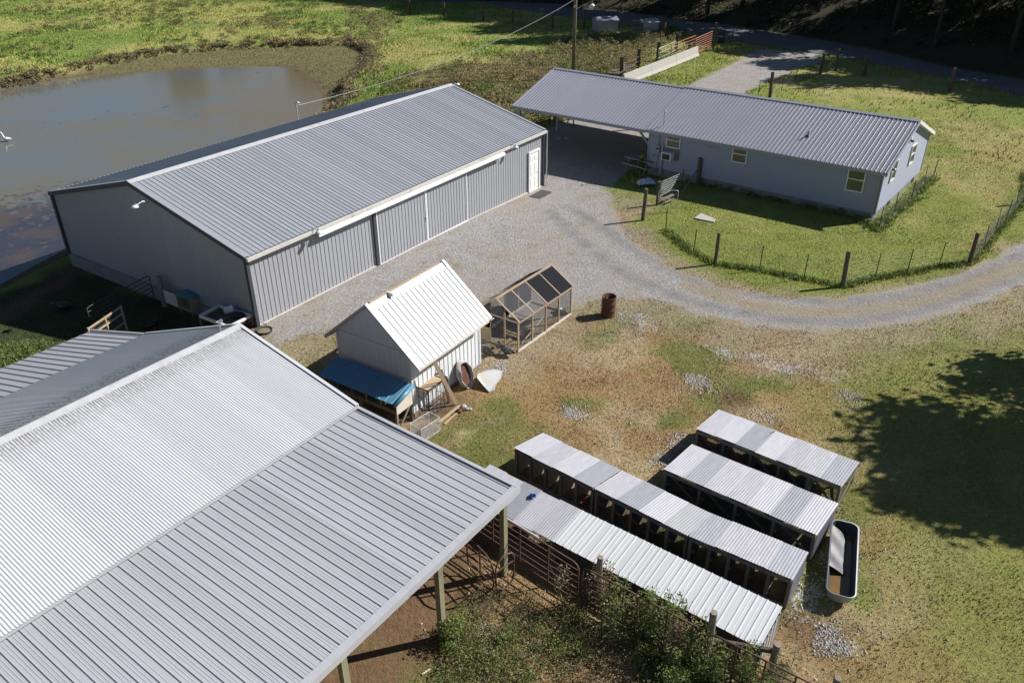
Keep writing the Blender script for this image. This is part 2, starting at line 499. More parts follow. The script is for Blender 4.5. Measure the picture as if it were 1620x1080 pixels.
ROAD_FAR = [(-80, 186), (-13.5, 131.0), (3.22, 126.81), (8.33, 123.90), (22.11, 110.14), (26.98, 104.30), (33.51, 95.05), (37.83, 87.94), (41.34, 78.96), (45.43, 73.03), (62, 66), (120, 20)]
ROAD_NEAR = [(-86, 181), (-21, 129.5), (-4.10, 126.28), (1.45, 118.20), (7.62, 112.69), (20.24, 100.13), (26.77, 91.14), (33.24, 83.84), (36.33, 79.04), (39.48, 73.12), (41.98, 66.81), (57, 59), (114, 12)]
ROAD = ROAD_FAR + ROAD_NEAR[::-1]
DRIVE = [(-11.36, 30.27), (-7.62, 35.83), (-3.34, 42.92), (1.22, 48.99), (2.09, 48.99), (5.08, 47.94), (5.56, 44.43), (5.52, 39.92), (6.14, 35.95), (7.60, 33.04), (9.35, 31.34), (11.29, 30.47), (13.93, 30.34), (17.01, 31.29), (20.29, 32.95), (23.00, 34.84), (25.26, 36.75), (32, 35), (34, 30), (22.56, 31.88), (20.01, 30.17), (17.26, 28.83), (14.88, 28.04), (12.24, 27.69), (9.84, 28.07), (8.00, 28.89), (6.67, 30.15), (5.13, 30.64), (3.80, 30.77), (2.51, 29.77), (0.75, 27.87), (-1.21, 26.63), (-2.84, 28.96), (-5.43, 28.98), (-7.29, 27.92), (-8.98, 26.68)]
DRIVE2 = [(2.01, 48.99), (1.84, 56.58), (4.29, 60.03), (8.40, 60.91), (13.22, 68.11), (17.98, 75.58), (21.70, 81.43), (25.97, 88.14), (31.43, 86.61), (30.29, 81.29), (27.20, 78.88), (23.63, 74.14), (20.65, 70.36), (16.44, 63.74), (9.82, 53.35), (7.54, 48.93), (5.68, 45.55), (4.83, 47.33)]
LAWN = [(7.57, 41.32), (6.69, 39.91), (7.63, 35.71), (9.33, 32.50), (11.47, 31.08), (14.12, 30.88), (17.23, 31.79), (20.81, 33.42), (25.62, 37.40), (34, 40), (50, 56), (41.25, 65.51), (39.23, 72.60), (35.96, 78.16), (31.74, 81.90), (27.31, 77.71), (22.62, 71.57), (16.93, 63.74), (8.39, 46.69)]
DIRT = [(-4.79, 11.67), (-12, 3), (-30, 20), (-10.23, 25.97), (-3.20, 18.58), (-1.97, 17.20), (-0.86, 15.96), (-0.59, 14.93), (-1.41, 13.70), (-1.61, 12.32), (-2.11, 11.50), (-2, 9)]
LOWYARD = [(-21.27, 35.42), (-13.72, 30.17), (-10.56, 28.50), (-11.38, 26.99), (-18.56, 24.34), (-34, 16), (-23.82, 29.12), (-22.81, 32.03)]
BACKFIELD = [(10.54, 71.74), (19.36, 88.26), (23.74, 92.77), (25.50, 88.89), (17.69, 74.23), (13.03, 66.98)]
STONES = [[(7.26, 26.58), (8.19, 26.42), (9.22, 25.76), (10.32, 25.48), (11.34, 25.02), (11.84, 24.50), (11.78, 23.99), (10.79, 24.08), (9.80, 24.51), (8.60, 25.17), (7.30, 25.63)],
          [(11.18, 23.26), (12.09, 23.06), (11.74, 22.41), (11.12, 22.48)], [(4.19, 19.14), (5.31, 21.07), (5.65, 20.73), (4.79, 19.29)],
          [(6.54, 13.77), (8.39, 16.28), (9.56, 16.64), (9.37, 15.91), (7.54, 13.76), (6.78, 13.28)],
          [(6.62, 12.29), (7.38, 13.28), (8.03, 13.00), (7.70, 12.29)], [(6.33, 16.28), (8.41, 17.96), (9.41, 17.68), (8.18, 16.15), (7.12, 15.46)],
          [(4.03, 29.20), (5.50, 29.47), (6.31, 28.10), (4.91, 27.08)], [(-1.26, 24.57), (-0.24, 25.45), (-0.23, 24.35), (-0.91, 24.15)], [(-0.02, 11.98), (-0.81, 14.40), (-0.34, 14.51), (-0.92, 13.03)],
          [(1.82, 22.54), (2.53, 22.16), (2.39, 21.61), (1.68, 21.98)], [(6.27, 24.53), (7.20, 24.10), (6.76, 23.09), (5.92, 23.29)], [(8.03, 22.13), (8.72, 21.94), (8.53, 21.47), (8.00, 21.58)],
          [(0.17, 18.00), (1.62, 17.72), (2.01, 15.94), (0.32, 15.95)], [(2.08, 16.67), (4.71, 15.02), (4.42, 14.38), (2.33, 15.71)]]

def gh(x, y):
    x = np.asarray(x, float); y = np.asarray(y, float)
    t = -((x - BARN_O[0]) * eb[0] + (y - BARN_O[1]) * eb[1])
    s = (x - BARN_O[0]) * nb[0] + (y - BARN_O[1]) * nb[1]
    h = -0.62 * sstep(-0.5, 4.5, s) * sstep(-30, -12, t) * sstep(60, 25, t)
    fx, fy = BARN_O + eb * BL
    h = h - 0.30 * np.exp(-(((x - fx) ** 2 + (y - fy) ** 2) / 40.0))
    d = sdist(x, y, BASIN)
    h = h - 0.45 * sstep(7, 0, d) * (1 - sstep(0, 4.5, s) * sstep(-30, -12, t) * sstep(60, 25, t))
    ins = sstep(0.1, -0.6, d)
    dw = sdist(x, y, WATER)
    bed = -1.2 + 0.35 * sstep(-0.3, 5.0, dw) - 0.7 * sstep(0.3, -3.0, dw)
    bed = np.minimum(bed, -0.72)
    h = h * (1 - ins) + bed * ins
    # slow undulation in the pasture, wooded bank over the road
    far = sstep(60, 100, y)
    h = h + far * (1 - ins) * (0.25 * (vnoise(x, y, 14, 3) - 0.5)) * sstep(0, 8, d)
    dr = sdist(x, y, ROAD_FAR + [(300, 20), (300, 400), (-80, 400)])
    h = h + 0.32 * np.clip(-dr - 1.0, 0, 26) * 1.0 + 0.6 * sstep(-1, -5, dr) * (vnoise(x, y, 5, 5) - 0.3)
    rn = sdist(x, y, ROAD)
    h = h * (1 - sstep(2.0, 0.0, rn)) + 0.02 * sstep(2.0, 0.0, rn)
    return h

def ghs(x, y):
    return float(gh(np.array([x]), np.array([y]))[0])

def axis(parts):
    out = [parts[0][0]]
    for (a, b, st) in parts:
        n = max(1, int(round((b - a) / st)))
        out += [a + (b - a) * (i + 1) / n for i in range(n)]
    return out

C_ = dict(
    pasture=(0.195, 0.255, 0.064), pasture2=(0.34, 0.325, 0.115), lawn=(0.220, 0.250, 0.064), lawn2=(0.36, 0.32, 0.130),
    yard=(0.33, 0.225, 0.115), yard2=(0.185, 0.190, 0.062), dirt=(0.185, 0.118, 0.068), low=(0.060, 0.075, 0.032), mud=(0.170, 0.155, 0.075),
    bed=(0.13, 0.10, 0.06), forest=(0.060, 0.055, 0.032), weeds=(0.19, 0.155, 0.075))

def tint_at(x, y):
    """albedo of the ground cover, region by region"""
    x = np.asarray(x, float); y = np.asarray(y, float)
    A = lambda k: np.array(C_[k])[None, :]
    def mix(c, k, m):
        m = np.clip(m, 0, 1)[:, None]
        return c * (1 - m) + (A(k) if isinstance(k, str) else k) * m
    n1 = vnoise(x, y, 9, 1); n2 = vnoise(x, y, 3.1, 2); n3 = vnoise(x, y, 1.1, 4)
    nn = 0.5 * n1 + 0.3 * n2 + 0.2 * n3
    c = np.repeat(A('pasture'), len(x), 0)
    c = mix(c, 'pasture2', sstep(0.42, 0.68, nn))
    # the yard in the middle: dry brown on the left, greener towards the right edge
    yk = sstep(0.46, 0.64, n2 * 0.6 + n3 * 0.4)[:, None]
    yard = A('yard') * (1 - yk) + A('yard2') * yk
    green = sstep(7.0, 12.5, x - 0.2 * (y - 15) + 3 * (vnoise(x, y, 4, 85) - 0.5)) * 0.8
    straw = sstep(0.52, 0.78, vnoise(x, y, 1.7, 81) * 0.6 + vnoise(x, y, 0.6, 82) * 0.4)[:, None]
    yard = yard * (1 - straw) + np.array([[0.40, 0.31, 0.185]]) * straw
    yard = yard * (1 - green[:, None]) + (A('lawn') * 0.95) * green[:, None]
    ym = sstep(46, 41, y) * sstep(-12, -4, x + 0.2 * y)
    c = c * (1 - ym[:, None]) + yard * ym[:, None]
    gd = np.minimum(sdist(x, y, DRIVE), sdist(x, y, DRIVE2))
    edge = sstep(4.0, 0.3, gd + 2.5 * (vnoise(x, y, 1.4, 86) - 0.5)) * ym
    c = mix(c, np.array([[0.37, 0.305, 0.215]]), edge * 0.75)
    lawn = A('lawn') * (1 - sstep(0.45, 0.7, nn))[:, None] + A('lawn2') * sstep(0.45, 0.7, nn)[:, None]
    far = sstep(62, 50, x * 0.0 + y)
    lm = sstep(0.8, -0.6, sdist(x, y, LAWN) + (n3 - 0.5))
    c = c * (1 - lm[:, None]) + lawn * lm[:, None]
    lm = sstep(0.8, -0.6, sdist(x, y, BACKFIELD) + (n3 - 0.5))
    c = c * (1 - lm[:, None]) + lawn * lm[:, None]
    wm = sstep(1.5, -1.5, sdist(x, y, WEEDS) + (n2 - 0.5) * 4)
    c = mix(c, 'weeds', wm * 0.9)
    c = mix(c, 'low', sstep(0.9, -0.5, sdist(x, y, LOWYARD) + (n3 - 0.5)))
    db = sdist(x, y, BASIN)
    c = mix(c, 'mud', sstep(0.2, -0.6, db))
    c = mix(c, 'bed', sstep(1.4, 0.0, sdist(x, y, WATER) + (n3 - 0.5) * 1.2))
    c = mix(c, 'dirt', sstep(0.5, -0.5, sdist(x, y, DIRT) + (n3 - 0.5) * 1.4))
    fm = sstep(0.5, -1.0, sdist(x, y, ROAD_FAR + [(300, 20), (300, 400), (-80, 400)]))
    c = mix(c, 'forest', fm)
    return c

WEEDS = [(-11.04, 68.44), (-9.73, 75.45), (-3.04, 82.47), (3.36, 86.74), (6.59, 96.40), (15.10, 100.69), (20.45, 105.43), (19.50, 96.16), (9.91, 75.70), (4.96, 70.59), (3.35, 60.04), (0.97, 58.29), (0.49, 56.60), (-4.69, 68.35)]

def build_ground():
    xs = axis([(-1200, -200, 120), (-200, -90, 8), (-90, -30, 0.7), (-30, 30, 0.27), (30, 60, 0.6), (60, 200, 8), (200, 1200, 120)])
    ys = axis([(-300, 0, 30), (0, 9, 1.5), (9, 50, 0.24), (50, 80, 0.4), (80, 140, 0.6), (140, 220, 6), (220, 1600, 120)])
    nx, ny = len(xs), len(ys)
    X, Y = np.meshgrid(xs, ys)
    X = X.ravel(); Y = Y.ravel()
    Z = gh(X, Y)
    me = bpy.data.meshes.new('ground')
    co = np.stack([X, Y, Z], 1)
    i = np.arange((nx - 1) * (ny - 1)); a = (i // (nx - 1)) * nx + i % (nx - 1)
    q = np.stack([a, a + 1, a + nx + 1, a + nx], 1).astype(np.int32)
    me.vertices.add(len(co)); me.vertices.foreach_set('co', co.ravel())
    me.loops.add(q.size); me.loops.foreach_set('vertex_index', q.ravel())
    me.polygons.add(len(q)); me.polygons.foreach_set('loop_start', np.arange(0, q.size, 4)); me.polygons.foreach_set('loop_total', np.full(len(q), 4))
    me.polygons.foreach_set('use_smooth', np.ones(len(q), bool))
    me.update(calc_edges=True)
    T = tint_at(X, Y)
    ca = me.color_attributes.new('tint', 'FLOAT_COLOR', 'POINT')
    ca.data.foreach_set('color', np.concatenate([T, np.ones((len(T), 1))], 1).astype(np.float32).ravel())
    g = np.minimum(sdist(X, Y, DRIVE), sdist(X, Y, DRIVE2))
    gr = sstep(2.0, -1.9, g)
    inl = sdist(X, Y, LAWN)
    gr = gr * sstep(-0.3, 0.3, inl)
    bx = (X - BARN_O[0]) * eb[0] + (Y - BARN_O[1]) * eb[1]; by = (X - BARN_O[0]) * nb[0] + (Y - BARN_O[1]) * nb[1]
    def fa(name, v):
        at = me.attributes.new(name, 'FLOAT', 'POINT'); at.data.foreach_set('value', v.astype(np.float32))
    fa('gravel', gr)
    st = np.zeros(len(X))
    for P in STONES: st = np.maximum(st, sstep(0.9, -0.7, sdist(X, Y, P) + 0.5 * (vnoise(X, Y, 0.5, 71) - 0.5)))
    sc = sstep(2.4, 0.0, sdist(X, Y, STONES[0]) ) * 0.45
    halo = sstep(6, 0, g) * 0.30 * (Y > 18)
    fa('stone', np.maximum(st, np.maximum(sc, halo)) * (inl > 0))
    # a dry strip between the two wheel tracks of the drive
    fa('strip', sstep(0.75, 0.15, pdist(X, Y, [(7.77, 31.73), (10.04, 29.78), (12.72, 29.14), (15.49, 29.57), (18.72, 30.84), (23.60, 33.75)])))
    rut = np.minimum(pdist(X, Y, [(2.08, 41.37), (3.70, 36.13), (5.38, 32.52), (7.51, 30.38), (10.03, 28.77), (13.21, 28.32), (16.68, 29.28), (23.06, 32.79)]),
                     pdist(X, Y, [(3.17, 42.35), (5.11, 37.73), (6.73, 33.88), (8.59, 31.66), (10.82, 30.72), (13.56, 30.04), (17.02, 30.67), (21.50, 33.08), (24.32, 35.05)]))
    fa('rut', sstep(0.55, 0.15, rut))
    bare = sstep(0.9, 0.2, np.hypot(X - (7.56, 22.81)[0], Y - (7.56, 22.81)[1])) * 0.9
    bare = np.maximum(bare, sstep(1.2, 0.2, np.hypot(X - (7.02, 13.19)[0], Y - (7.02, 13.19)[1])) * 0.7)
    bare = np.maximum(bare, sstep(1.5, 0.2, np.hypot(X - (-2.37, 22.56)[0], Y - (-2.37, 22.56)[1])) * 0.8)
    bare = np.maximum(bare, 0.95 * sstep(0.9, 0.3, pdist(X, Y, [(-20.92, 35.05), (-21.09, 33.99), (-21.16, 32.65), (-21.47, 31.10), (-21.68, 30.22)]) + 0.5 * (vnoise(X, Y, 0.6, 77) - 0.5)))
    fa('bare', bare)
    m, nt, b = new_mat('ground_cover')
    geo = nt.nodes.new('ShaderNodeNewGeometry')
    P = geo.outputs['Position']
    def attr(n):
        a_ = nt.nodes.new('ShaderNodeAttribute'); a_.attribute_name = n; return a_
    t = attr('tint').outputs['Color']
    nA = noise(nt, P, 0.9, 6, 0.65); nB = noise(nt, P, 7.0, 5, 0.7); nC = noise(nt, P, 34.0, 3, 0.7); nD = noise(nt, P, 0.22, 4)
    k = math_n(nt, 'ADD', math_n(nt, 'MULTIPLY', nA, 0.35), math_n(nt, 'ADD', math_n(nt, 'MULTIPLY', nB, 0.4), math_n(nt, 'MULTIPLY', nC, 0.25)))
    t = mixc(nt, 1.0, t, maprange(nt, k, 0.36, 0.64, 0.66, 1.36), 'MULTIPLY')
    dry = maprange(nt, nB, 0.5, 0.72, 0, 0.55)
    t = mixc(nt, dry, t, mixc(nt, 1.0, t, (1.45, 1.12, 1.0), 'MULTIPLY'))
    grn = maprange(nt, nA, 0.54, 0.7, 0, 0.6)
    t = mixc(nt, grn, t, mixc(nt, 1.0, t, (0.62, 0.95, 0.6), 'MULTIPLY'))
    t = mixc(nt, attr('bare').outputs['Fac'], t, (0.17, 0.10, 0.065))
    # gravel with crumbling edges
    vor = nt.nodes.new('ShaderNodeTexVoronoi'); vor.inputs['Scale'].default_value = 17; nt.links.new(P, vor.inputs['Vector'])
    vg = nt.nodes.new('ShaderNodeRGBToBW'); nt.links.new(vor.outputs['Color'], vg.inputs[0])
    gcol = mixc(nt, maprange(nt, vg.outputs[0], 0.15, 0.85), (0.25, 0.238, 0.232), (0.47, 0.455, 0.455))
    gcol = mixc(nt, maprange(nt, nA, 0.40, 0.66, 0, 0.5), gcol, (0.30, 0.255, 0.195))
    gcol = mixc(nt, maprange(nt, nD, 0.42, 0.60, 0, 0.45), gcol, (0.36, 0.315, 0.25))
    gcol = mixc(nt, math_n(nt, 'MULTIPLY', attr('rut').outputs['Fac'], maprange(nt, nA, 0.35, 0.6, 0.3, 0.9)), gcol, (0.235, 0.23, 0.235))
    gcol = mixc(nt, math_n(nt, 'MULTIPLY', attr('strip').outputs['Fac'], maprange(nt, nB, 0.3, 0.6)), gcol, (0.31, 0.255, 0.16))
    gcol = mixc(nt, maprange(nt, math_n(nt, 'ADD', math_n(nt, 'MULTIPLY', nA, 0.5), math_n(nt, 'MULTIPLY', nB, 0.5)), 0.57, 0.63, 0, 0.8), gcol, (0.19, 0.165, 0.075))
    edge = math_n(nt, 'ADD', math_n(nt, 'MULTIPLY', nA, 0.9), math_n(nt, 'MULTIPLY', nB, 0.7))
    gm = maprange(nt, math_n(nt, 'ADD', attr('gravel').outputs['Fac'], math_n(nt, 'SUBTRACT', edge, 0.8)), 0.42, 0.58)
    t = mixc(nt, gm, t, gcol)
    # loose white limestone
    v2 = nt.nodes.new('ShaderNodeTexVoronoi'); v2.inputs['Scale'].default_value = 19; nt.links.new(P, v2.inputs['Vector'])
    vb = nt.nodes.new('ShaderNodeRGBToBW'); nt.links.new(v2.outputs['Color'], vb.inputs[0])
    sm = math_n(nt, 'ADD', math_n(nt, 'MULTIPLY', attr('stone').outputs['Fac'], math_n(nt, 'MULTIPLY', maprange(nt, nA, 0.42, 0.60, 0.35, 1.0), 0.5)), math_n(nt, 'MULTIPLY', math_n(nt, 'ADD', vb.outputs[0], nB), 0.42))
    sm = maprange(nt, sm, 0.74, 0.80)
    t = mixc(nt, sm, t, mixc(nt, vb.outputs[0], (0.22, 0.20, 0.17), (0.60, 0.58, 0.56)))
    nt.links.new(t, b.inputs['Base Color'])
    b.inputs['Roughness'].default_value = 0.95
    b.inputs['Specular IOR Level'].default_value = 0.15
    hh = math_n(nt, 'ADD', math_n(nt, 'MULTIPLY', nB, 1.0), math_n(nt, 'MULTIPLY', nC, 0.5))
    bump(nt, b, math_n(nt, 'ADD', hh, math_n(nt, 'MULTIPLY', sm, 0.25)), 0.8, 0.12)
    me.materials.append(m)
    o = link('ground', me); o['kind'] = 'structure'
    return o
build_ground()

def ribbon(name, A, B, mat, lift, cross=6):
    """surface between two edge lines, draped a little above the ground"""
    def resample(L, n):
        L = [np.array(p[:2], float) for p in L]; d = [0]
        for i in range(1, len(L)): d.append(d[-1] + np.linalg.norm(L[i] - L[i-1]))
        t = np.linspace(0, d[-1], n); xs = np.interp(t, d, [p[0] for p in L]); ys = np.interp(t, d, [p[1] for p in L])
        return xs, ys
    n = 160
    ax, ay = resample(A, n); bx, by = resample(B, n)
    v = []; f = []
    for i in range(n):
        for j in range(cross + 1):
            s_ = j / cross
            x = ax[i] + (bx[i] - ax[i]) * s_; y = ay[i] + (by[i] - ay[i]) * s_
            v.append((x, y, lift + 0.05 * math.sin(PI * s_)))
    for i in range(n - 1):
        for j in range(cross):
            a = i * (cross + 1) + j
            f.append((a, a + 1, a + cross + 2, a + cross + 1))
    me = bpy.data.meshes.new(name); me.from_pydata(v, [], f); me.materials.append(mat); me.update()
    o = link(name, me); o['kind'] = 'structure'
    return o
M['asphalt'] = surf('asphalt', (0.115, 0.115, 0.12), 0.9, 0, 0.25, 0.5, dirt=(0.17, 0.165, 0.16), dirt_amt=0.4, dscale=0.3, bmp=0.2)
ribbon('road', ROAD_NEAR, ROAD_FAR, M['asphalt'], 0.06)

def build_water():
    me = bpy.data.meshes.new('pond_water')
    pts = [(-47.63, 76.58)]
    P = [(x, y, WATER_Z) for (x, y) in [(-130, 20), (-60, 20), (-18, 34), (-6, 52), (3, 70), (-6, 100), (-30, 106), (-60, 96), (-130, 80)]]
    me.from_pydata(P, [], [tuple(range(len(P)))])
    m, nt, b = new_mat('murky_water')
    geo = nt.nodes.new('ShaderNodeNewGeometry'); P_ = geo.outputs['Position']
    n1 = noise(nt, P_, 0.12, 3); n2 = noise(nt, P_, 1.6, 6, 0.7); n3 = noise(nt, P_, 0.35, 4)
    c = mixc(nt, maprange(nt, n1, 0.35, 0.65), (0.155, 0.140, 0.095), (0.130, 0.148, 0.145))  # silty water; its grey-blue also paints in the sky's reflection
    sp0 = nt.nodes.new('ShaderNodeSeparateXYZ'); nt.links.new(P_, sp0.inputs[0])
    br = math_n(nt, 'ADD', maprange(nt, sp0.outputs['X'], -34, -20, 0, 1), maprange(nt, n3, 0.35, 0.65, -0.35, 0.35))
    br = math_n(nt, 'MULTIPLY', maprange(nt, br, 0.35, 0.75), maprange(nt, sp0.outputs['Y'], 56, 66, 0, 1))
    c = mixc(nt, br, c, (0.165, 0.132, 0.07))  # brown shallows, with the mirrored trees' tone painted in
    # floating weed thickens towards the near bank
    sp = nt.nodes.new('ShaderNodeSeparateXYZ'); nt.links.new(P_, sp.inputs[0])
    near = math_n(nt, 'ADD', math_n(nt, 'MULTIPLY', sp.outputs['X'], 0.44), math_n(nt, 'MULTIPLY', sp.outputs['Y'], -0.90))
    w = math_n(nt, 'ADD', maprange(nt, near, -65, -50, -0.30, 0.20), math_n(nt, 'ADD', math_n(nt, 'MULTIPLY', n2, 0.75), math_n(nt, 'MULTIPLY', n3, 0.35)))
    wm = maprange(nt, w, 0.55, 0.68)
    c = mixc(nt, wm, c, mixc(nt, maprange(nt, n3, 0.45, 0.62), (0.042, 0.042, 0.055), (0.085, 0.062, 0.048)))
    n4 = noise(nt, coords(nt, 'Object', (1.0, 0.45, 1)), 1.3, 2)
    c = mixc(nt, math_n(nt, 'MULTIPLY', maprange(nt, n4, 0.70, 0.73), maprange(nt, n1, 0.4, 0.6)), c, (0.03, 0.035, 0.03))
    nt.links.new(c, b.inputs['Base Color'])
    rr = math_n(nt, 'ADD', maprange(nt, wm, 0, 1, 0.045, 0.22), 0.0)
    nt.links.new(rr, b.inputs['Roughness'])
    b.inputs['IOR'].default_value = 1.5
    wv = noise(nt, coords(nt, 'Object', (1.0, 2.6, 1)), 2.2, 3)
    bump(nt, b, math_n(nt, 'ADD', wv, math_n(nt, 'MULTIPLY', wm, 0.8)), 0.06, 0.1)
    me.materials.append(m)
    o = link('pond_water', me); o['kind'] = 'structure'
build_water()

# ================================================================ grey steel barn
def steel9(w): return rib_profile(w, 0.2286, 0.062, 0.022, 0.024, 1)
def steel9w(w): return rib_profile(w, 0.2286, 0.055, 0.022, 0.020, 0)

def window_unit(parent, org, x, y, w, h, trim='white_trim', curtain=True, label=None):
    """double hung window: frame > sash bar, pane; x along the wall, y up"""
    f = MB(); t = 0.055
    f.box(0, w, 0, t, 0, 0.07).box(0, w, h - t, h, 0, 0.07).box(0, t, t, h - t, 0, 0.07).box(w - t, w, t, h - t, 0, 0.07)
    f.box(t, w - t, h/2 - 0.025, h/2 + 0.025, 0.0, 0.06)
    o = f.build('window', M[trim], parent, label=label)
    frame(o, org, x, y)
    for (a, b) in ((t, h/2 - 0.025), (h/2 + 0.025, h - t)):
        g = MB().box(t, w - t, a, b, 0.012, 0.022).build('pane', M['glass'], o)
    if curtain:
        # the light curtain hangs just behind the glass of the upper part, folds showing
        c = MB(); n = 16
        for i in range(n):
            x0 = w * 0.62 + (w * 0.33) * i / n; x1 = w * 0.62 + (w * 0.33) * (i + 1) / n
            z0 = 0.004 + 0.003 * (i % 2); 
            c.box(x0, x1, t, h - t, z0 - 0.003, z0)
        c.build('curtain', M['plywood'], o)
    return o

def floodlight(parent, org, reach=0.5):
    g = MB()
    g.tube([(0, 0, 0), (0, -reach*0.5, 0.12), (0, -reach, 0.05)], 0.022, 6)
    a = g.build('light_arm', M['galv_pipe'], parent); a.location = org
    h = MB()
    h.lathe([(0.001, 0.05), (0.07, 0.045), (0.16, -0.03), (0.15, -0.05), (0.001, -0.06)], 14)
    b = h.build('lamp_head', M['white_plastic'], a, True); b.location = (0, -reach - 0.06, 0.03)
    s_ = MB().tube([(0, 0, 0), (0, 0, 0.08)], 0.03, 8).build('photocell', M['teal_cloth'], a); s_.location = (0, -reach - 0.03, 0.07)
    return a

def build_barn():
    H, RR = 3.05, 1.715
    a = math.atan2(RR, BW / 2); ca, sa = math.cos(a), math.sin(a)
    t = thing('steel_barn', 'long grey ribbed steel barn beside the pond with white sliding door track', 'barn', (float(BARN_O[0]), float(BARN_O[1]), 0), BARN_YAW)
    # body behind the sheets
    c = MB()
    c.poly([(0.02, 0.05, -0.35), (0.02, BW - 0.05, -0.35), (0.02, BW - 0.05, H - 0.06), (0.02, BW/2, H + RR - 0.09), (0.02, 0.05, H - 0.06)], (BL - 0.04, 0, 0))
    c.build('frame_body', M['weathered'], t)
    ov = 0.14; sl = (BW/2 + ov) / ca
    for side in (0, 1):
        if side == 0: org = (-0.12, -ov, H - ov * sa / ca); x = (1, 0, 0); y = (0, ca, sa)
        else: org = (BL + 0.12, BW + ov, H - ov * sa / ca); x = (-1, 0, 0); y = (0, -ca, sa)
        panels('roof_panel', t, org, x, y, BL + 0.24, 0.9144, steel9, sl - 0.02, M['barn_roof'])
    rc = MB()
    rc.poly([(-0.14, BW/2 - 0.24, H + RR - 0.24*sa/ca + 0.05), (-0.14, BW/2, H + RR + 0.062), (-0.14, BW/2 + 0.24, H + RR - 0.24*sa/ca + 0.05), (-0.14, BW/2 + 0.24, H + RR - 0.24*sa/ca + 0.03), (-0.14, BW/2, H + RR + 0.035), (-0.14, BW/2 - 0.24, H + RR - 0.24*sa/ca + 0.03)], (BL + 0.28, 0, 0))
    rc.build('ridge_cap', M['galv_cap'], t)
    # rake trim on both gables, dark on the face
    for gx, lab in ((-0.15, None), (BL + 0.12, None)):
        for sgn in (0, 1):
            r = MB()
            y0 = -ov if sgn == 0 else BW + ov; z0 = H - ov*sa/ca
            yy = BW/2
            r.poly([(gx, y0, z0 - 0.16), (gx, yy, H + RR - 0.17), (gx, yy, H + RR + 0.03), (gx, y0, z0 + 0.035)], (0.03, 0, 0))
            r.build('rake_trim', M['charcoal'], t)
            r2 = MB()
            w0 = gx - 0.005 if gx < 0 else gx - 0.15
            r2.poly([(w0, y0, z0 + 0.037), (w0, yy, H + RR + 0.034), (w0, yy, H + RR + 0.045), (w0, y0, z0 + 0.048)], (0.18, 0, 0))
            r2.build('rake_flashing', M['barn_roof'], t)
    # gutters
    for sgn, yy in ((0, -ov - 0.12), (1, BW + ov)):
        g = MB().box(-0.12, BL + 0.12, yy, yy + 0.12, H - 0.20, H - 0.055)
        g.build('gutter', M['gutter'], t, bevel=0.01)
    fs = MB().box(-0.1, BL + 0.1, -0.05, -0.022, H - 0.30, H - 0.045); fs.build('eave_trim', M['charcoal'], t)
    # walls
    panels('wall_panel', t, (0, -0.004, 0), (1, 0, 0), (0, 0, 1), BL, 0.9144, steel9w, H - 0.1, M['barn_wall'], bot=lambda x: -0.30 * max(0, (x - 11) / 10.5))
    def gt(x): return (H - 0.06 + RR * (1 - abs(x - BW/2) / (BW/2)))
    panels('gable_panel', t, (-0.004, BW, 0), (0, -1, 0), (0, 0, 1), BW, 0.9144, lambda w: rib_profile(w, 0.2286, 0.05, 0.022, 0.014, 0), gt, M['barn_wall'])
    panels('gable_panel', t, (BL + 0.004, 0, -0.3), (0, 1, 0), (0, 0, 1), BW, 0.9144, steel9w, lambda x: gt(x) + 0.3, M['barn_wall'])
    panels('wall_panel', t, (BL, BW + 0.004, -0.3), (-1, 0, 0), (0, 0, 1), BL, 0.9144, steel9w, H + 0.2, M['barn_wall'])
    for (cx, cy, z0) in ((-0.045, -0.045, -0.06), (BL + 0.045, -0.045, -0.34), (-0.045, BW + 0.045, -0.06), (BL + 0.045, BW + 0.045, -0.34)):
        MB().box(cx - 0.075, cx + 0.075, cy - 0.075, cy + 0.075, z0, H - 0.21).build('corner_trim', M['charcoal'], t)
    ds = MB().tube([(BL + 0.2, -0.2, H - 0.15), (BL + 0.2, -0.2, 0.1), (BL + 0.2, -0.32, -0.22)], 0.045, 6).build('downspout', M['gutter'], t)
    # splash board and foundation
    s = MB(); s.poly([(0, -0.075, -0.16), (11, -0.075, -0.16), (BL, -0.075, -0.5), (BL, -0.075, -0.28), (11, -0.075, 0.02), (0, -0.075, 0.02)], (0, 0.05, 0))
    s.build('base_board', M['cream_trim'], t)
    bm = MB().box(-0.02, 0.385, -0.085, 0.085, 0.0, 0.19).mesh('block', M['block'])
    f = MB().box(-0.085, 0.02, 0.1, BW, -1.3, -0.04).box(-0.06, -0.02, 0.1, BW, -0.05, 0.0).build('footing', M['block'], t)
    me = MB().box(0, 0.388, 0, 0.19, 0, 0.03).mesh('block', M['block'])
    for row in range(4):
        z = -0.225 - row * 0.2
        for i in range(33):
            y = BW - 0.02 - i * 0.4 - (0.2 if row % 2 else 0)
            if y - 0.39 < 0.05: continue
            s_ = BW - i * 0.4
            o = link('block', me, t); frame(o, (-0.085, y, z), (0, -1, 0), (0, 0, 1))
    # sliding doors
    def leaf(x0, x1, proud):
        d = MB().box(x0, x1, -proud, -proud + 0.04, -0.02, 2.62).build('sliding_door', M['barn_wall'], t)
        panels('door_panel', d, (x0 + 0.05, -proud - 0.003, 0.02), (1, 0, 0), (0, 0, 1), x1 - x0 - 0.1, 0.9144, steel9w, 2.6, M['barn_wall'])
        for xx in (x0, x1 - 0.05):
            MB().box(xx, xx + 0.05, -proud - 0.03, -proud - 0.001, 0.0, 2.62).build('edge_trim', M['white_trim'], d)
        MB().box(x0, x1, -proud - 0.034, -proud - 0.002, -0.07, 0.0).build('bottom_rail', M['white_trim'], d)
    leaf(7.16, 10.66, 0.10)
    leaf(10.68, 13.98, 0.10)
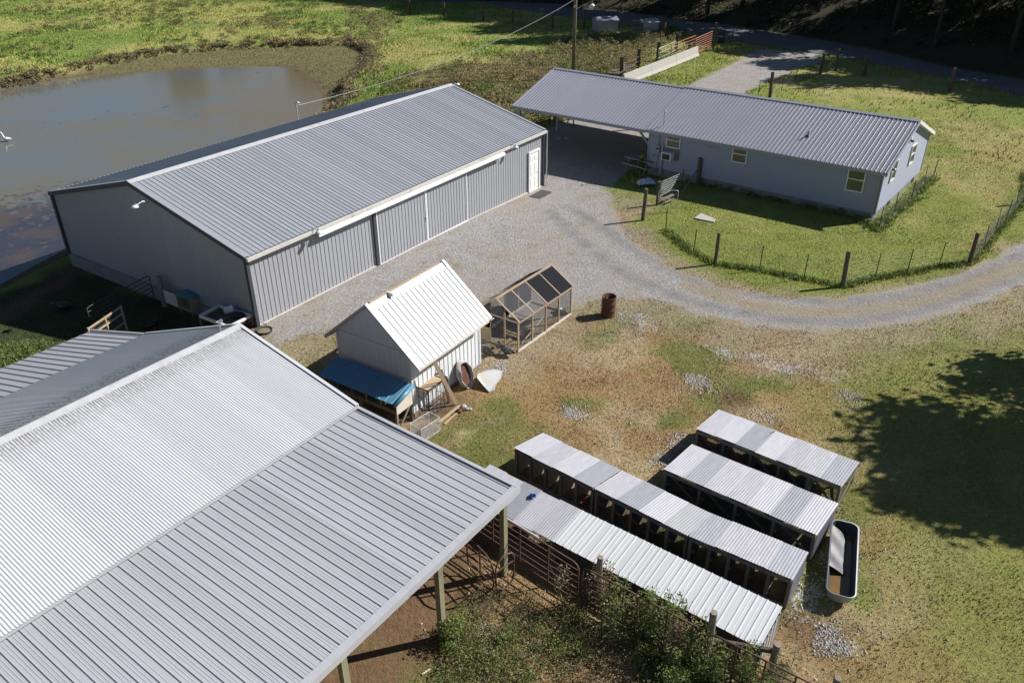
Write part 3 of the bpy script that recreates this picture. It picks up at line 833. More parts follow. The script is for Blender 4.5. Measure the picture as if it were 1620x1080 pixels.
    MB().box(6.98, 7.14, -0.12, -0.03, -0.12, 2.6).build('door_jamb', M['charcoal'], t)
    MB().box(10.58, 10.61, -0.17, -0.14, 1.0, 1.25).build('door_pull', M['white_trim'], t)
    tr = MB(); tr.poly([(3.5, -0.03, 2.90), (3.5, -0.34, 2.79), (3.5, -0.34, 2.66), (3.5, -0.30, 2.66), (3.5, -0.30, 2.76), (3.5, -0.03, 2.86)], (13.7, 0, 0))
    tr.build('track_cover', M['white_trim'], t)
    MB().box(3.55, 17.15, -0.2, -0.06, 2.66, 2.74).build('door_track', M['galv_pipe'], t)
    # entrance door
    fr = MB().box(19.94, 20.03, -0.12, -0.03, -0.27, 1.98).box(21.0, 21.09, -0.12, -0.03, -0.27, 1.98).box(19.94, 21.09, -0.12, -0.03, 1.98, 2.08)
    fo = fr.build('door_frame', M['white_trim'], t)
    do = MB().box(20.04, 20.99, -0.075, -0.035, -0.26, 1.97).build('door', M['white_trim'], t)
    pm = MB().box(0, 0.30, 0, 0.62, 0, 0.012)
    pme = pm.mesh('door_panel', M['white_trim']); pme2 = MB().box(0, 0.30, 0, 0.26, 0, 0.012).mesh('door_panel', M['white_trim'])
    for i in range(2):
        for k, (z, mm) in enumerate(((-0.12, pme), (0.72, pme), (1.53, pme2))):
            o = link('door_panel', mm, do); frame(o, (20.14 + i * 0.43, -0.078, z), (1, 0, 0), (0, 0, 1))
    MB().tube([(20.93, -0.14, 0.75), (20.93, -0.08, 0.75)], 0.03, 8).build('handle', M['meter'], do)
    MB().box(19.94, 21.09, -0.2, -0.03, -0.36, -0.28).build('door_sill', M['concrete'], t)
    # lights
    floodlight(t, (3.35, -0.1, 2.96), 0.35)
    floodlight(t, (17.95, -0.1, 2.94), 0.35)
    g = floodlight(t, (-0.12, 5.35, 4.15), 0.62); g.rotation_euler = (0, 0, -PI/2)
    g = floodlight(t, (BL + 0.1, 6.4, 4.72), 0.3); g.rotation_euler = (0, 0, PI/2)
    # service mast at the back eave
    ms = MB().tube([(BL - 6.1, BW + 0.25, 1.0), (BL - 6.1, BW + 0.25, 3.95)], 0.04, 8).tube([(BL - 6.1, BW + 0.25, 3.93), (BL - 6.02, BW + 0.2, 4.04), (BL - 5.92, BW + 0.15, 3.96)], 0.05, 8)
    ms.build('service_mast', M['galv_pipe'], t)
    return t
build_barn()
mat_o = MB()
for i in range(9): mat_o.tube([(0.02 + i*0.07, 0, 0.02), (0.03 + i*0.07, 0.6, 0.035), (0.0 + i*0.07, 1.15, 0.02)], 0.034, 6)
dm = mat_o.build('door_mat', M['rubber'])
dm.location = (*(1.04, 44.00), -0.27); dm.rotation_euler = (0, 0, R(-34)); dm.scale = (1.15, 1.15, 1)
tag(dm, 'black ribbed rubber mat lying on the gravel at the white barn door', 'mat')

# ================================================================ house with carport
HX = np.array((18.83, 39.34)); HYAW = R(142.27)
def build_house():
    # local x runs along the front wall towards the carport, local -y is away from the viewer
    L, W, H, RR, WALL = 23.5, 8.97, 2.77, 1.548, 13.38
    t = thing('house', 'low blue grey sided house with a ribbed slate metal roof and an open carport end', 'house', (18.83, 39.34, 0), HYAW)
    a = math.atan2(RR, W/2); ca, sa = math.cos(a), math.sin(a)
    oh = 0.22; ov = 0.30
    # body
    c = MB(); c.poly([(0.06, -0.06, 0.3), (0.06, -W + 0.06, 0.3), (0.06, -W + 0.06, H - 0.05), (0.06, -W/2, H + RR - 0.06), (0.06, -0.06, H - 0.05)], (WALL - 0.12, 0, 0))
    c.build('wall_core', M['house_trim'], t)
    # lap siding: courses with a lip, cut by the roof line on the gable
    def lap(name, org, x, width, z0, topfn):
        m = MB(); ch = 0.115; n = int(6 / ch)
        for i in range(n):
            za = z0 + i * ch; zb = za + ch
            xa, xb = 0.0, width
            if callable(topfn):
                xa, xb = topfn(zb)
                if xa is None: break
            elif zb > topfn + 1e-6: break
            m.v += [(xa, za, 0.024), (xb, za, 0.024), (xb, zb, 0.0), (xa, zb, 0.0), (xa, za, 0.0), (xb, za, 0.0)]
            k = len(m.v) - 6
            m.f += [(k, k+1, k+2, k+3), (k+4, k+5, k+1, k)]
        o = m.build(name, M['siding'], t); o['kind'] = 'stuff'; frame(o, org, x, (0, 0, 1)); return o
    lap('siding', (WALL, 0.0, 0), (-1, 0, 0), WALL, 0.42, H - 0.02)
    def gtop(z):
        if z < H: return (0, W)
        d = (z - H) / RR * (W/2)
        return (d, W - d) if d < W/2 else (None, None)
    # gable facing the lawn: outward -x, so x axis of the sheet = (0,-1,0) ... y up
    lap('siding', (0.0, 0.0, 0), (0, -1, 0), W, 0.42, gtop)
    lap('siding', (WALL, -W, 0), (0, 1, 0), W, 0.42, gtop)
    lap('siding', (0, -W, 0), (1, 0, 0), WALL, 0.42, H - 0.02)
    for (cx, cy) in ((0, 0), (0, -W), (WALL, 0), (WALL, -W)):
        MB().box(cx - 0.05 if cx < 1 else cx - 0.03, cx + 0.03 if cx < 1 else cx + 0.05, cy - 0.05, cy + 0.05, 0.40, H - 0.03).build('corner_board', M['siding'], t)
    # block foundation
    MB().box(0.05, WALL - 0.05, -W + 0.05, -0.05, -0.3, 0.42).build('foundation', M['block'], t)
    me = MB().box(0, 0.39, 0, 0.19, 0, 0.02).mesh('block', M['block'])
    for row in range(2):
        for i in range(33):
            x = 0.02 + i * 0.4 + (0.2 if row else 0)
            if x + 0.39 > WALL: continue
            o = link('block', me, t); frame(o, (x + 0.39, -0.05, 0.02 + row * 0.2), (-1, 0, 0), (0, 0, 1))
    for row in range(2):
        for i in range(22):
            y = -0.04 - i * 0.4 - (0.2 if row else 0)
            if y - 0.39 < -W: continue
            o = link('block', me, t); frame(o, (0.05, y, 0.02 + row * 0.2), (0, -1, 0), (0, 0, 1))
    MB().box(0.0, 0.04, -2.9, -2.45, 0.1, 0.35).build('foundation_vent', M['char'], t)
    MB().box(0.0, 0.04, -7.8, -7.35, 0.1, 0.35).build('foundation_vent', M['char'], t)
    # roof: sheets over the walled part and, a hair lower, over the carport
    sl = (W/2 + ov) / ca
    for (xa, xb, dz) in ((-oh, WALL + 0.15, 0.0), (WALL + 0.15, L, -0.05)):
        z = H - ov*sa/ca + dz
        panels('roof_panel', t, (xb, ov, z), (-1, 0, 0), (0, -ca, sa), xb - xa, 0.9144, lambda w: rib_profile(w, 0.2286, 0.066, 0.030, 0.036, 0), sl, M['house_roof'])
        panels('roof_panel', t, (xa, -W - ov, z), (1, 0, 0), (0, ca, sa), xb - xa, 0.9144, lambda w: rib_profile(w, 0.2286, 0.066, 0.030, 0.036, 0), sl, M['house_roof'])
        dk = MB()
        dk.poly([(xa + 0.02, ov - 0.03, z - 0.02), (xa + 0.02, -W/2, H + RR + dz - 0.02), (xa + 0.02, -W - ov + 0.03, z - 0.02), (xa + 0.02, -W - ov + 0.03, z - 0.10), (xa + 0.02, -W/2, H + RR + dz - 0.12), (xa + 0.02, ov - 0.03, z - 0.10)], (xb - xa - 0.04, 0, 0))
        dk.build('roof_deck', M['house_trim'], t)
        cz = H + RR + dz
        rc = MB(); rc.poly([(xa - 0.01, -W/2 + 0.18, cz - 0.18*sa/ca + 0.05), (xa - 0.01, -W/2, cz + 0.06), (xa - 0.01, -W/2 - 0.18, cz - 0.18*sa/ca + 0.05), (xa - 0.01, -W/2 - 0.18, cz - 0.18*sa/ca + 0.03), (xa - 0.01, -W/2, cz + 0.035), (xa - 0.01, -W/2 + 0.18, cz - 0.18*sa/ca + 0.03)], (xb - xa + 0.02, 0, 0))
        rc.build('ridge_cap', M['house_trim'], t)
        MB().box(xa, xb, ov - 0.02, ov + 0.015, z - 0.17, z - 0.005).build('fascia', M['house_trim'], t)
        MB().box(xa, xb, -W - ov - 0.015, -W - ov + 0.02, z - 0.17, z - 0.005).build('fascia', M['house_trim'], t)
    z = H - ov*sa/ca
    for s_ in (0, 1):
        y0 = ov + 0.02 if s_ == 0 else -W - ov - 0.02
        r = MB(); r.poly([(-oh - 0.03, y0, z - 0.16), (-oh - 0.03, -W/2, H + RR - 0.14), (-oh - 0.03, -W/2, H + RR + 0.045), (-oh - 0.03, y0, z + 0.03)], (0.03, 0, 0))
        r.build('rake_board', M['white_trim'] if s_ else M['siding'], t)
        r = MB(); r.poly([(L, y0, z - 0.21), (L, -W/2, H + RR - 0.19), (L, -W/2, H + RR - 0.005), (L, y0, z - 0.02)], (0.03, 0, 0))
        r.build('rake_board', M['house_trim'], t)
        sf = MB(); sf.poly([(-oh, y0, z - 0.13), (-oh, -W/2, H + RR - 0.14), (-oh, -W/2, H + RR - 0.125), (-oh, y0, z - 0.115)], (oh - 0.02, 0, 0))
        sf.build('soffit', M['white_trim'], t)
    # carport frame
    for (px, py) in ((L - 0.35, -0.02), (L - 0.35, -W + 0.02), (L - 0.35, -W/2), (L - 5.2, -W + 0.02)):
        MB().box(px - 0.08, px + 0.08, py - 0.08, py + 0.08, -0.1, H - 0.30 if py != -W/2 else H + RR - 0.4).build('carport_post', M['house_trim'], t)
    for py in (-0.02, -W + 0.02):
        MB().box(WALL, L - 0.02, py - 0.05, py + 0.05, H - 0.32, H - 0.14).build('beam', M['house_trim'], t)
        MB().bar((L - 0.35, py, H - 1.05), (L - 1.1, py, H - 0.30), 0.1).build('brace', M['house_trim'], t)
        MB().bar((WALL + 0.03, py, H - 1.05), (WALL + 0.78, py, H - 0.30), 0.1).build('brace', M['house_trim'], t)
    MB().box(L - 0.4, L - 0.3, -W, 0, H - 0.32, H - 0.16).build('tie_beam', M['house_trim'], t)
    for k in range(4):
        MB().box(WALL + 1.5 + k * 2.3, WALL + 1.55 + k * 2.3, -W, 0, H - 0.14, H - 0.03).build('rafter_tie', M['weathered'], t)
    # windows: front wall (outward +y): x axis (-1,0,0)
    X, Y = (-1, 0, 0), (0, 0, 1)
    window_unit(t, (12.24, 0.018, 1.80), X, Y, 0.92, 0.90)
    window_unit(t, (8.1, 0.018, 1.69), X, Y, 0.88, 0.97, curtain=False)
    window_unit(t, (1.72, 0.018, 1.36), X, Y, 0.90, 1.29)
    # gable windows (outward -x): x axis (0,-1,0)
    window_unit(t, (-0.018, -1.35, 1.72), (0, -1, 0), Y, 0.92, 1.08, curtain=False)
    window_unit(t, (-0.018, -4.98, 1.72), (0, -1, 0), Y, 0.95, 1.08, curtain=False)
    # window air conditioner on its board
    MB().box(11.35, 12.32, 0.02, 0.05, 1.08, 1.78).build('air_conditioner_board', M['weathered'], t)
    ac = MB().box(11.62, 12.26, 0.05, 0.52, 1.14, 1.58).build('air_conditioner', M['white_plastic'], t, bevel=0.015)
    MB().box(11.70, 12.18, 0.52, 0.535, 1.19, 1.52).build('grille', M['black'], ac)
    # electric meter, conduit, mast through the roof, vents, downspout
    MB().box(12.58, 12.84, 0.02, 0.16, 1.33, 1.83).build('meter_box', M['meter'], t, bevel=0.01)
    mm = MB().lathe([(0.001, 0.10), (0.06, 0.09), (0.075, 0.0)], 14).build('meter_dial', M['glass'], t, True); frame(mm, (12.71, 0.16, 1.63), (-1, 0, 0), (0, 0, 1))
    MB().tube([(12.71, 0.07, 1.83), (12.71, 0.07, 2.5), (12.71, -0.35, 2.62), (12.71, -0.35, 3.72)], 0.028, 8).tube([(12.71, -0.35, 3.70), (12.66, -0.30, 3.78), (12.6, -0.24, 3.70)], 0.04, 8).build('service_mast', M['meter'], t)
    MB().box(12.38, 12.50, 0.02, 0.1, 0.1, 1.95).build('conduit', M['meter'], t)
    MB().box(12.98, 13.14, 0.02, 0.08, 1.05, 1.2).build('junction_box', M['meter'], t)
    MB().tube([(12.72, 0.05, 1.33), (12.74, 0.05, 0.3)], 0.02, 6).build('conduit', M['meter'], t)
    MB().box(9.30, 9.66, 0.018, 0.05, 2.18, 2.28).build('wall_vent', M['house_trim'], t)
    MB().box(0.06, 0.15, 0.02, 0.11, 0.12, H - 0.12).build('downspout', M['house_trim'], t)
    MB().box(0.03, 0.2, 0.03, 0.36, 0.05, 0.15).build('downspout_elbow', M['house_trim'], t)
    ybar = -1.6
    vz = H + RR * (1 - (ybar + W/2) / (W/2)) if False else H + RR * (abs(ybar) / (W/2))
    MB().tube([(4.62, ybar, vz), (4.62, ybar, vz + 0.30)], 0.045, 8).build('vent_pipe', M['house_trim'], t)
    MB().lathe([(0.12, 0.0), (0.06, 0.06), (0.05, 0.1)], 12, (4.62, ybar, vz + 0.01)).build('pipe_boot', M['black'], t)
    # fittings on the gable
    for (yy, zz) in ((-3.6, 3.45), (-0.75, 2.62)):
        lo = MB().tube([(-0.02, yy, zz), (-0.2, yy, zz + 0.03)], 0.03, 6).lathe([(0.001, 0.05), (0.07, 0.03), (0.08, -0.06), (0.001, -0.07)], 10, (-0.24, yy, zz)).build('gable_light', M['black'], t)
    MB().box(-0.1, 0.0, -4.25, -4.02, 3.3, 3.7).build('gable_vent', M['white_trim'], t)
    return t
build_house()

# ================================================================ open pole barn in the foreground
PE = np.array((0.14, 15.02)); PN = np.array((-0.5792, -0.8152)); PA = np.array((-0.8152, 0.5792))
def build_pole_barn():
    # local x: along the building away from the visible gable; local y: across, away from the front eave
    L = 20.0
    t = thing('pole_barn', 'large open sided pole barn with white and grey ribbed roofs, nearest building', 'barn', (0.14, 15.02, 0), math.atan2(PN[1], PN[0]))
    # local +y axis = rot90(PN) = (0.8152,-0.5792) -> across direction is -y
    Z = [(0.0, 2.70), (5.568, 2.93), (10.094, 4.02), (15.637, 1.94), (19.51, 0.83)]
    def P(s, z, x=0.0): return (x, -s, z)
    # sections: (s0,z0)->(s1,z1)
    def wav(w): 
        return wave_profile(w, 0.0735, 0.017, 6)
    secs = [
        (Z[0], (5.66, 2.925), lambda w: rib_profile(w, 0.2286, 0.036, 0.016, 0.021, 2), 'pole_grey', 0.9144, 1),
        ((5.35, 2.99), Z[2], wav, 'pole_white', 0.92, 1),
        (Z[3], Z[2], wav, 'pole_white', 0.92, -1),
        (Z[4], (15.70, 1.90), lambda w: rib_profile(w, 0.3048, 0.06, 0.022, 0.03, 0), 'pole_grey', 0.9144, -1)]
    for (a, b, pf, mt, pw, sg) in secs:
        d = Vector((0, -(b[0] - a[0]), b[1] - a[1])); ln = d.length
        if sg == 1:   # front slopes face the viewer's right: sheet y runs up and away (-y), x must be -x for an upward normal
            panels('roof_panel', t, P(a[0], a[1], L), (-1, 0, 0), d, L, pw, pf, ln, M[mt])
        else:
            panels('roof_panel', t, P(a[0], a[1], 0.0), (1, 0, 0), d, L, pw, pf, ln, M[mt])
        # purlins under the sheets
        n = max(2, int(ln / 0.75))
        for k in range(n + 1):
            q = Vector(P(a[0], a[1])) + d * ((k + 0.15) / (n + 0.3)); 
            MB().box(0.03, L - 0.03, q.y - 0.02, q.y + 0.02, q.z - 0.12, q.z - 0.015).build('purlin', M['pine'], t)
    zr = Z[2][1]
    rc = MB(); rc.poly([P(9.90, zr - 0.018, -0.04), P(10.09, zr + 0.055, -0.04), P(10.27, zr - 0.035, -0.04), P(10.27, zr - 0.05, -0.04), P(10.09, zr + 0.035, -0.04), P(9.90, zr - 0.036, -0.04)], (L + 0.08, 0, 0))
    rc.build('ridge_cap', M['galv_cap'], t)
    fl = MB(); fl.poly([P(5.30, 2.975, -0.03), P(5.62, 2.99, -0.03), P(5.62, 2.965, -0.03), P(5.30, 2.95, -0.03)], (L + 0.06, 0, 0))
    fl.build('joint_flashing', M['pole_grey'], t)
    # edge trims along the gable
    for (a, b, mt) in ((Z[0], (5.60, 2.93), 'pole_grey'), ((5.35, 2.99), Z[2], 'pole_white'), (Z[2], Z[3], 'pole_white'), ((15.6, 1.92), Z[4], 'pole_grey')):
        r = MB(); r.poly([P(a[0], a[1] - 0.10, -0.05), P(b[0], b[1] - 0.10, -0.05), P(b[0], b[1] + 0.035, -0.05), P(a[0], a[1] + 0.035, -0.05)], (0.03, 0, 0)); r.build('rake_trim', M[mt], t)
        r = MB(); r.poly([P(a[0], a[1] + 0.037, -0.05), P(b[0], b[1] + 0.037, -0.05), P(b[0], b[1] + 0.046, -0.05), P(a[0], a[1] + 0.046, -0.05)], (0.10, 0, 0)); r.build('rake_flashing', M[mt], t)
    e = MB(); e.poly([P(-0.03, 2.56, -0.05), P(-0.03, 2.74, -0.05), P(0.15, 2.745, -0.05), P(0.15, 2.735, -0.05), P(-0.01, 2.73, -0.05), P(-0.01, 2.56, -0.05)], (L + 0.1, 0, 0)); e.build('eave_trim', M['pole_grey'], t)
    # posts and beams
    for s_, zt in ((0.22, 2.56), (5.5, 2.78), (10.09, 3.8), (15.5, 1.75), (19.3, 0.72)):
        for x in ([0.32, 2.78, 5.7, 8.6, 11.5, 14.4, 17.3] if s_ < 1 else [0.3, 3.2, 6.2, 9.2, 12.2, 15.2, 18.2]):
            wx = PE + PN * x + PA * s_
            g = ghs(wx[0], wx[1])
            MB().box(x - 0.075, x + 0.075, -s_ - 0.07, -s_ + 0.07, g - 0.2, zt).build('post', M['treated'], t)
        MB().box(0.1, L - 0.1, -s_ - 0.105, -s_ - 0.071, zt - 0.22, zt - 0.002).build('girder', M['pine'], t)
    for x in (3.0, 6.0, 9.0, 12.0):
        MB().box(x - 0.02, x + 0.02, -5.5, -0.25, 2.45, 2.56).build('tie_beam', M['pine'], t)
    # conduit stub poking up at the ridge end
    MB().tube([P(10.3, zr - 0.3, 0.5), P(10.3, zr + 0.28, 0.5)], 0.02, 6).tube([P(10.3, zr + 0.26, 0.5), P(10.25, zr + 0.30, 0.42)], 0.05, 6).build('conduit_stub', M['galv_pipe'], t)
    # rear skirt of sheets
    panels('wall_panel', t, (0.4, 15.6 * 0 - 19.45, -0.7), (1, 0, 0), (0, 0, 1), 8.0, 0.9144, steel9w, 1.3, M['pole_grey'])
    return t
build_pole_barn()

# ================================================================ white feed shed
SYAW = R(57.0)
def build_shed():
    L, W, H, RR = 3.82, 3.15, 2.44, 1.32
    t = thing('feed_shed', 'small white gabled shed with a bright ribbed metal roof on the gravel', 'shed', (-3.25, 21.87, 0), SYAW)
    a = math.atan2(RR, W/2); ca, sa = math.cos(a), math.sin(a); ov = 0.46; sl = (W/2 + ov) / ca; z = H - ov*sa/ca; og = 0.14
    c = MB(); c.poly([(0.03, 0.03, 0.05), (0.03, W - 0.03, 0.05), (0.03, W - 0.03, H - 0.05), (0.03, W/2, H + RR - 0.08), (0.03, 0.03, H - 0.05)], (L - 0.06, 0, 0)); c.build('wall_core', M['plywood'], t)
    MB().box(-0.02, L + 0.02, -0.05, W + 0.05, -0.15, 0.13).build('sill_beam', M['weathered'], t)
    wp = lambda w: rib_profile(w, 0.2286, 0.05, 0.02, 0.02, 0)
    def gt(x): return H - 0.06 + RR * (1 - abs(x - W/2) / (W/2))
    panels('wall_panel', t, (0, -0.003, 0.1), (1, 0, 0), (0, 0, 1), L, 0.9144, wp, H - 0.13, M['shed_wall'])
    panels('wall_panel', t, (L, W + 0.003, 0.1), (-1, 0, 0), (0, 0, 1), L, 0.9144, wp, H - 0.13, M['shed_wall'])
    gp = lambda w: rib_profile(w, 0.2286, 0.045, 0.02, 0.012, 0)
    panels('gable_panel', t, (-0.003, W, 0.1), (0, -1, 0), (0, 0, 1), W, 0.9144, gp, H - 0.12, M['shed_wall'])
    panels('gable_panel', t, (-0.030, W, H), (0, -1, 0), (0, 0, 1), W, 0.9144, gp, lambda x: max(0.0, gt(x) - H), M['shed_wall'], bot=-0.02)
    MB().box(-0.018, -0.004, 0.02, W - 0.02, H - 0.045, H - 0.02).build('gable_flashing', M['blue_roof'], t)
    panels('gable_panel', t, (L + 0.003, 0, 0.1), (0, 1, 0), (0, 0, 1), W, 0.9144, gp, lambda x: gt(x) - 0.1, M['shed_wall'])
    for side in (0, 1):
        if side == 0: org = (-og, -ov, z); x = (1, 0, 0); y = (0, ca, sa)
        else: org = (L + og, W + ov, z); x = (-1, 0, 0); y = (0, -ca, sa)
        panels('roof_panel', t, org, x, y, L + 2*og, 0.9144, lambda w: rib_profile(w, 0.2286, 0.045, 0.018, 0.028, 0), sl - 0.22, M['shed_white'])
    for side in (-1, 1):   # corrugated clear strip left open along the ridge, then boards
        y0 = W/2 + side * 0.20; 
        r = MB(); r.poly([(-0.0, W/2 + side*0.02, H + RR - 0.02), (L + 0.0, W/2 + side*0.02, H + RR - 0.02), (L, W/2 + side*0.24, H + RR - 0.24*sa/ca + 0.0), (0, W/2 + side*0.24, H + RR - 0.24*sa/ca + 0.0)], (0, 0, 0.012))
        r.build('ridge_strip', M['galv'], t)
    MB().box(0.05, L - 0.1, W/2 - 0.03, W/2 + 0.03, H + RR - 0.01, H + RR + 0.04).build('ridge_board', M['pine'], t)
    MB().box(0.9, 0.95, W/2 - 0.25, W/2 + 0.02, H + RR - 0.08, H + RR + 0.05).build('cleat', M['white_trim'], t)
    for xx in (-og - 0.02, L + og - 0.10):
        for s_ in (0, 1):
            y0 = -ov if s_ == 0 else W + ov
            r = MB(); r.poly([(xx, y0, z - 0.05), (xx, W/2, H + RR - 0.04), (xx, W/2, H + RR + 0.05), (xx, y0, z + 0.035)], (0.12, 0, 0)); r.build('rake_trim', M['shed_white'], t)
    MB().box(-og, L + og, -ov - 0.012, -ov + 0.03, z - 0.09, z - 0.008).build('fascia', M['plywood'], t)
    MB().box(-og, L + og, W + ov - 0.03, W + ov + 0.012, z - 0.09, z - 0.008).build('fascia', M['plywood'], t)
    s_ = MB(); s_.poly([(-0.1, -ov + 0.03, z - 0.03), (L + 0.1, -ov + 0.03, z - 0.03), (L + 0.1, -0.03, H - 0.04), (-0.1, -0.03, H - 0.04)], (0, 0, -0.02)); s_.build('soffit', M['shed_wall'], t)
    for (cx, cy) in ((0, 0), (L, 0), (0, W), (L, W)):
        MB().box(cx - 0.03, cx + 0.03, cy - 0.03, cy + 0.03, 0.08, H - 0.1).build('corner_trim', M['shed_wall'], t)
    MB().tube([(L + og - 0.14, -ov - 0.03, z - 0.02), (L + og + 0.05, -ov - 0.05, z - 0.02)], 0.03, 8).build('roof_hook', M['meter'], t)
    return t
build_shed()

def build_rabbit_hutch():
    # raised row of rabbit boxes along the shaded gable of the shed
    ex = Vector((math.cos(SYAW), math.sin(SYAW), 0)); ey = Vector((-math.sin(SYAW), math.cos(SYAW), 0))
    o = Vector((-3.25, 21.87, 0)) - ex * 0.95 - ey * 0.12
    t = thing('rabbit_hutch', 'raised wooden rabbit hutch with a blue metal roof against the white shed', 'hutch', tuple(o), SYAW)
    D, L = 0.80, 3.15      # local x depth (towards the shed), local y length
    zb, zf, zt = 0.80, 1.22, 1.42
    for y in (0.06, L/2, L - 0.06):
        MB().box(0.0, 0.08, y - 0.04, y + 0.04, -0.05, zf - 0.03).build('leg', M['weathered'], t)
        MB().box(D - 0.1, D - 0.02, y - 0.04, y + 0.04, -0.05, zt - 0.05).build('leg', M['weathered'], t)
    MB().box(0.0, D, 0.1, L - 0.02, zb - 0.09, zb).build('floor_frame', M['weathered'], t)
    MB().box(-0.025, 0.0, 0.0, L, zb - 0.12, zb + 0.02).build('front_rail', M['weathered'], t)
    MB().box(D - 0.04, D - 0.01, 0.02, L - 0.02, zb, zt - 0.06).build('back_board', M['weathered'], t)
    n = 5
    for i in range(1, n + 1):
        y = L * i / n
        if i < n:
            MB().box(0.02, D - 0.05, y - 0.012, y + 0.012, zb, zf - 0.02).build('partition', M['weathered'], t)
            MB().box(-0.02, 0.018, y - 0.035, y + 0.035, zb + 0.021, zf - 0.02).build('front_stile', M['weathered'], t)
    for i in range(n):
        y0 = L * i / n + 0.05; y1 = L * (i + 1) / n - 0.05
        MB().box(-0.018, -0.01, y0, y1, zb + 0.03, zf - 0.04).build('wire_door', M['hutch_wire'], t)
        MB().lathe([(0.02, 0.0), (0.09, 0.02), (0.1, 0.08), (0.09, 0.08), (0.08, 0.02)], 12, (0.25, (y0 + y1)/2 + 0.1 * (-1)**i, zb + 0.002)).build('feed_bowl', M['block'] if i % 2 else M['concrete'], t)
    pl = MB(); pl.poly([(-0.03, -0.03, zb - 0.12), (D - 0.05, -0.03, zb - 0.12), (D - 0.05, -0.03, zt - 0.1), (-0.03, -0.03, zf - 0.03)], (0, 0.03, 0)); pl.build('end_board', M['plywood'], t)
    MB().bar((0.05, 0.03, 0.0), (D - 0.1, 0.03, zb - 0.1), 0.03, 0.09).build('brace', M['weathered'], t)
    MB().bar((0.02, 0.3, 0.25), (0.02, L - 0.5, 0.5), 0.03, 0.12).build('brace', M['weathered'], t)
    d = Vector((D + 0.14, 0, zt - zf + 0.05)); ln = d.length
    panels('roof_panel', t, (-0.2, L + 0.05, zf - 0.03), (0, -1, 0), d, L + 0.15, 0.9144, lambda w: rib_profile(w, 0.2286, 0.05, 0.02, 0.02, 0), ln, M['blue_roof'])
    u = d.normalized()
    c = MB(); q = Vector((-0.22, -0.12, zf - 0.04))
    c.tube([tuple(q), tuple(q + d)], 0.075, 10); c.build('roof_end_roll', M['blue_roof'], t, True)
    MB().tube([(0.55, 1.3, zt + 0.02), (0.50, 1.17, zt + 0.02)], 0.03, 8).build('drain_tube', M['blue_roof'], t)
    return t
build_rabbit_hutch()

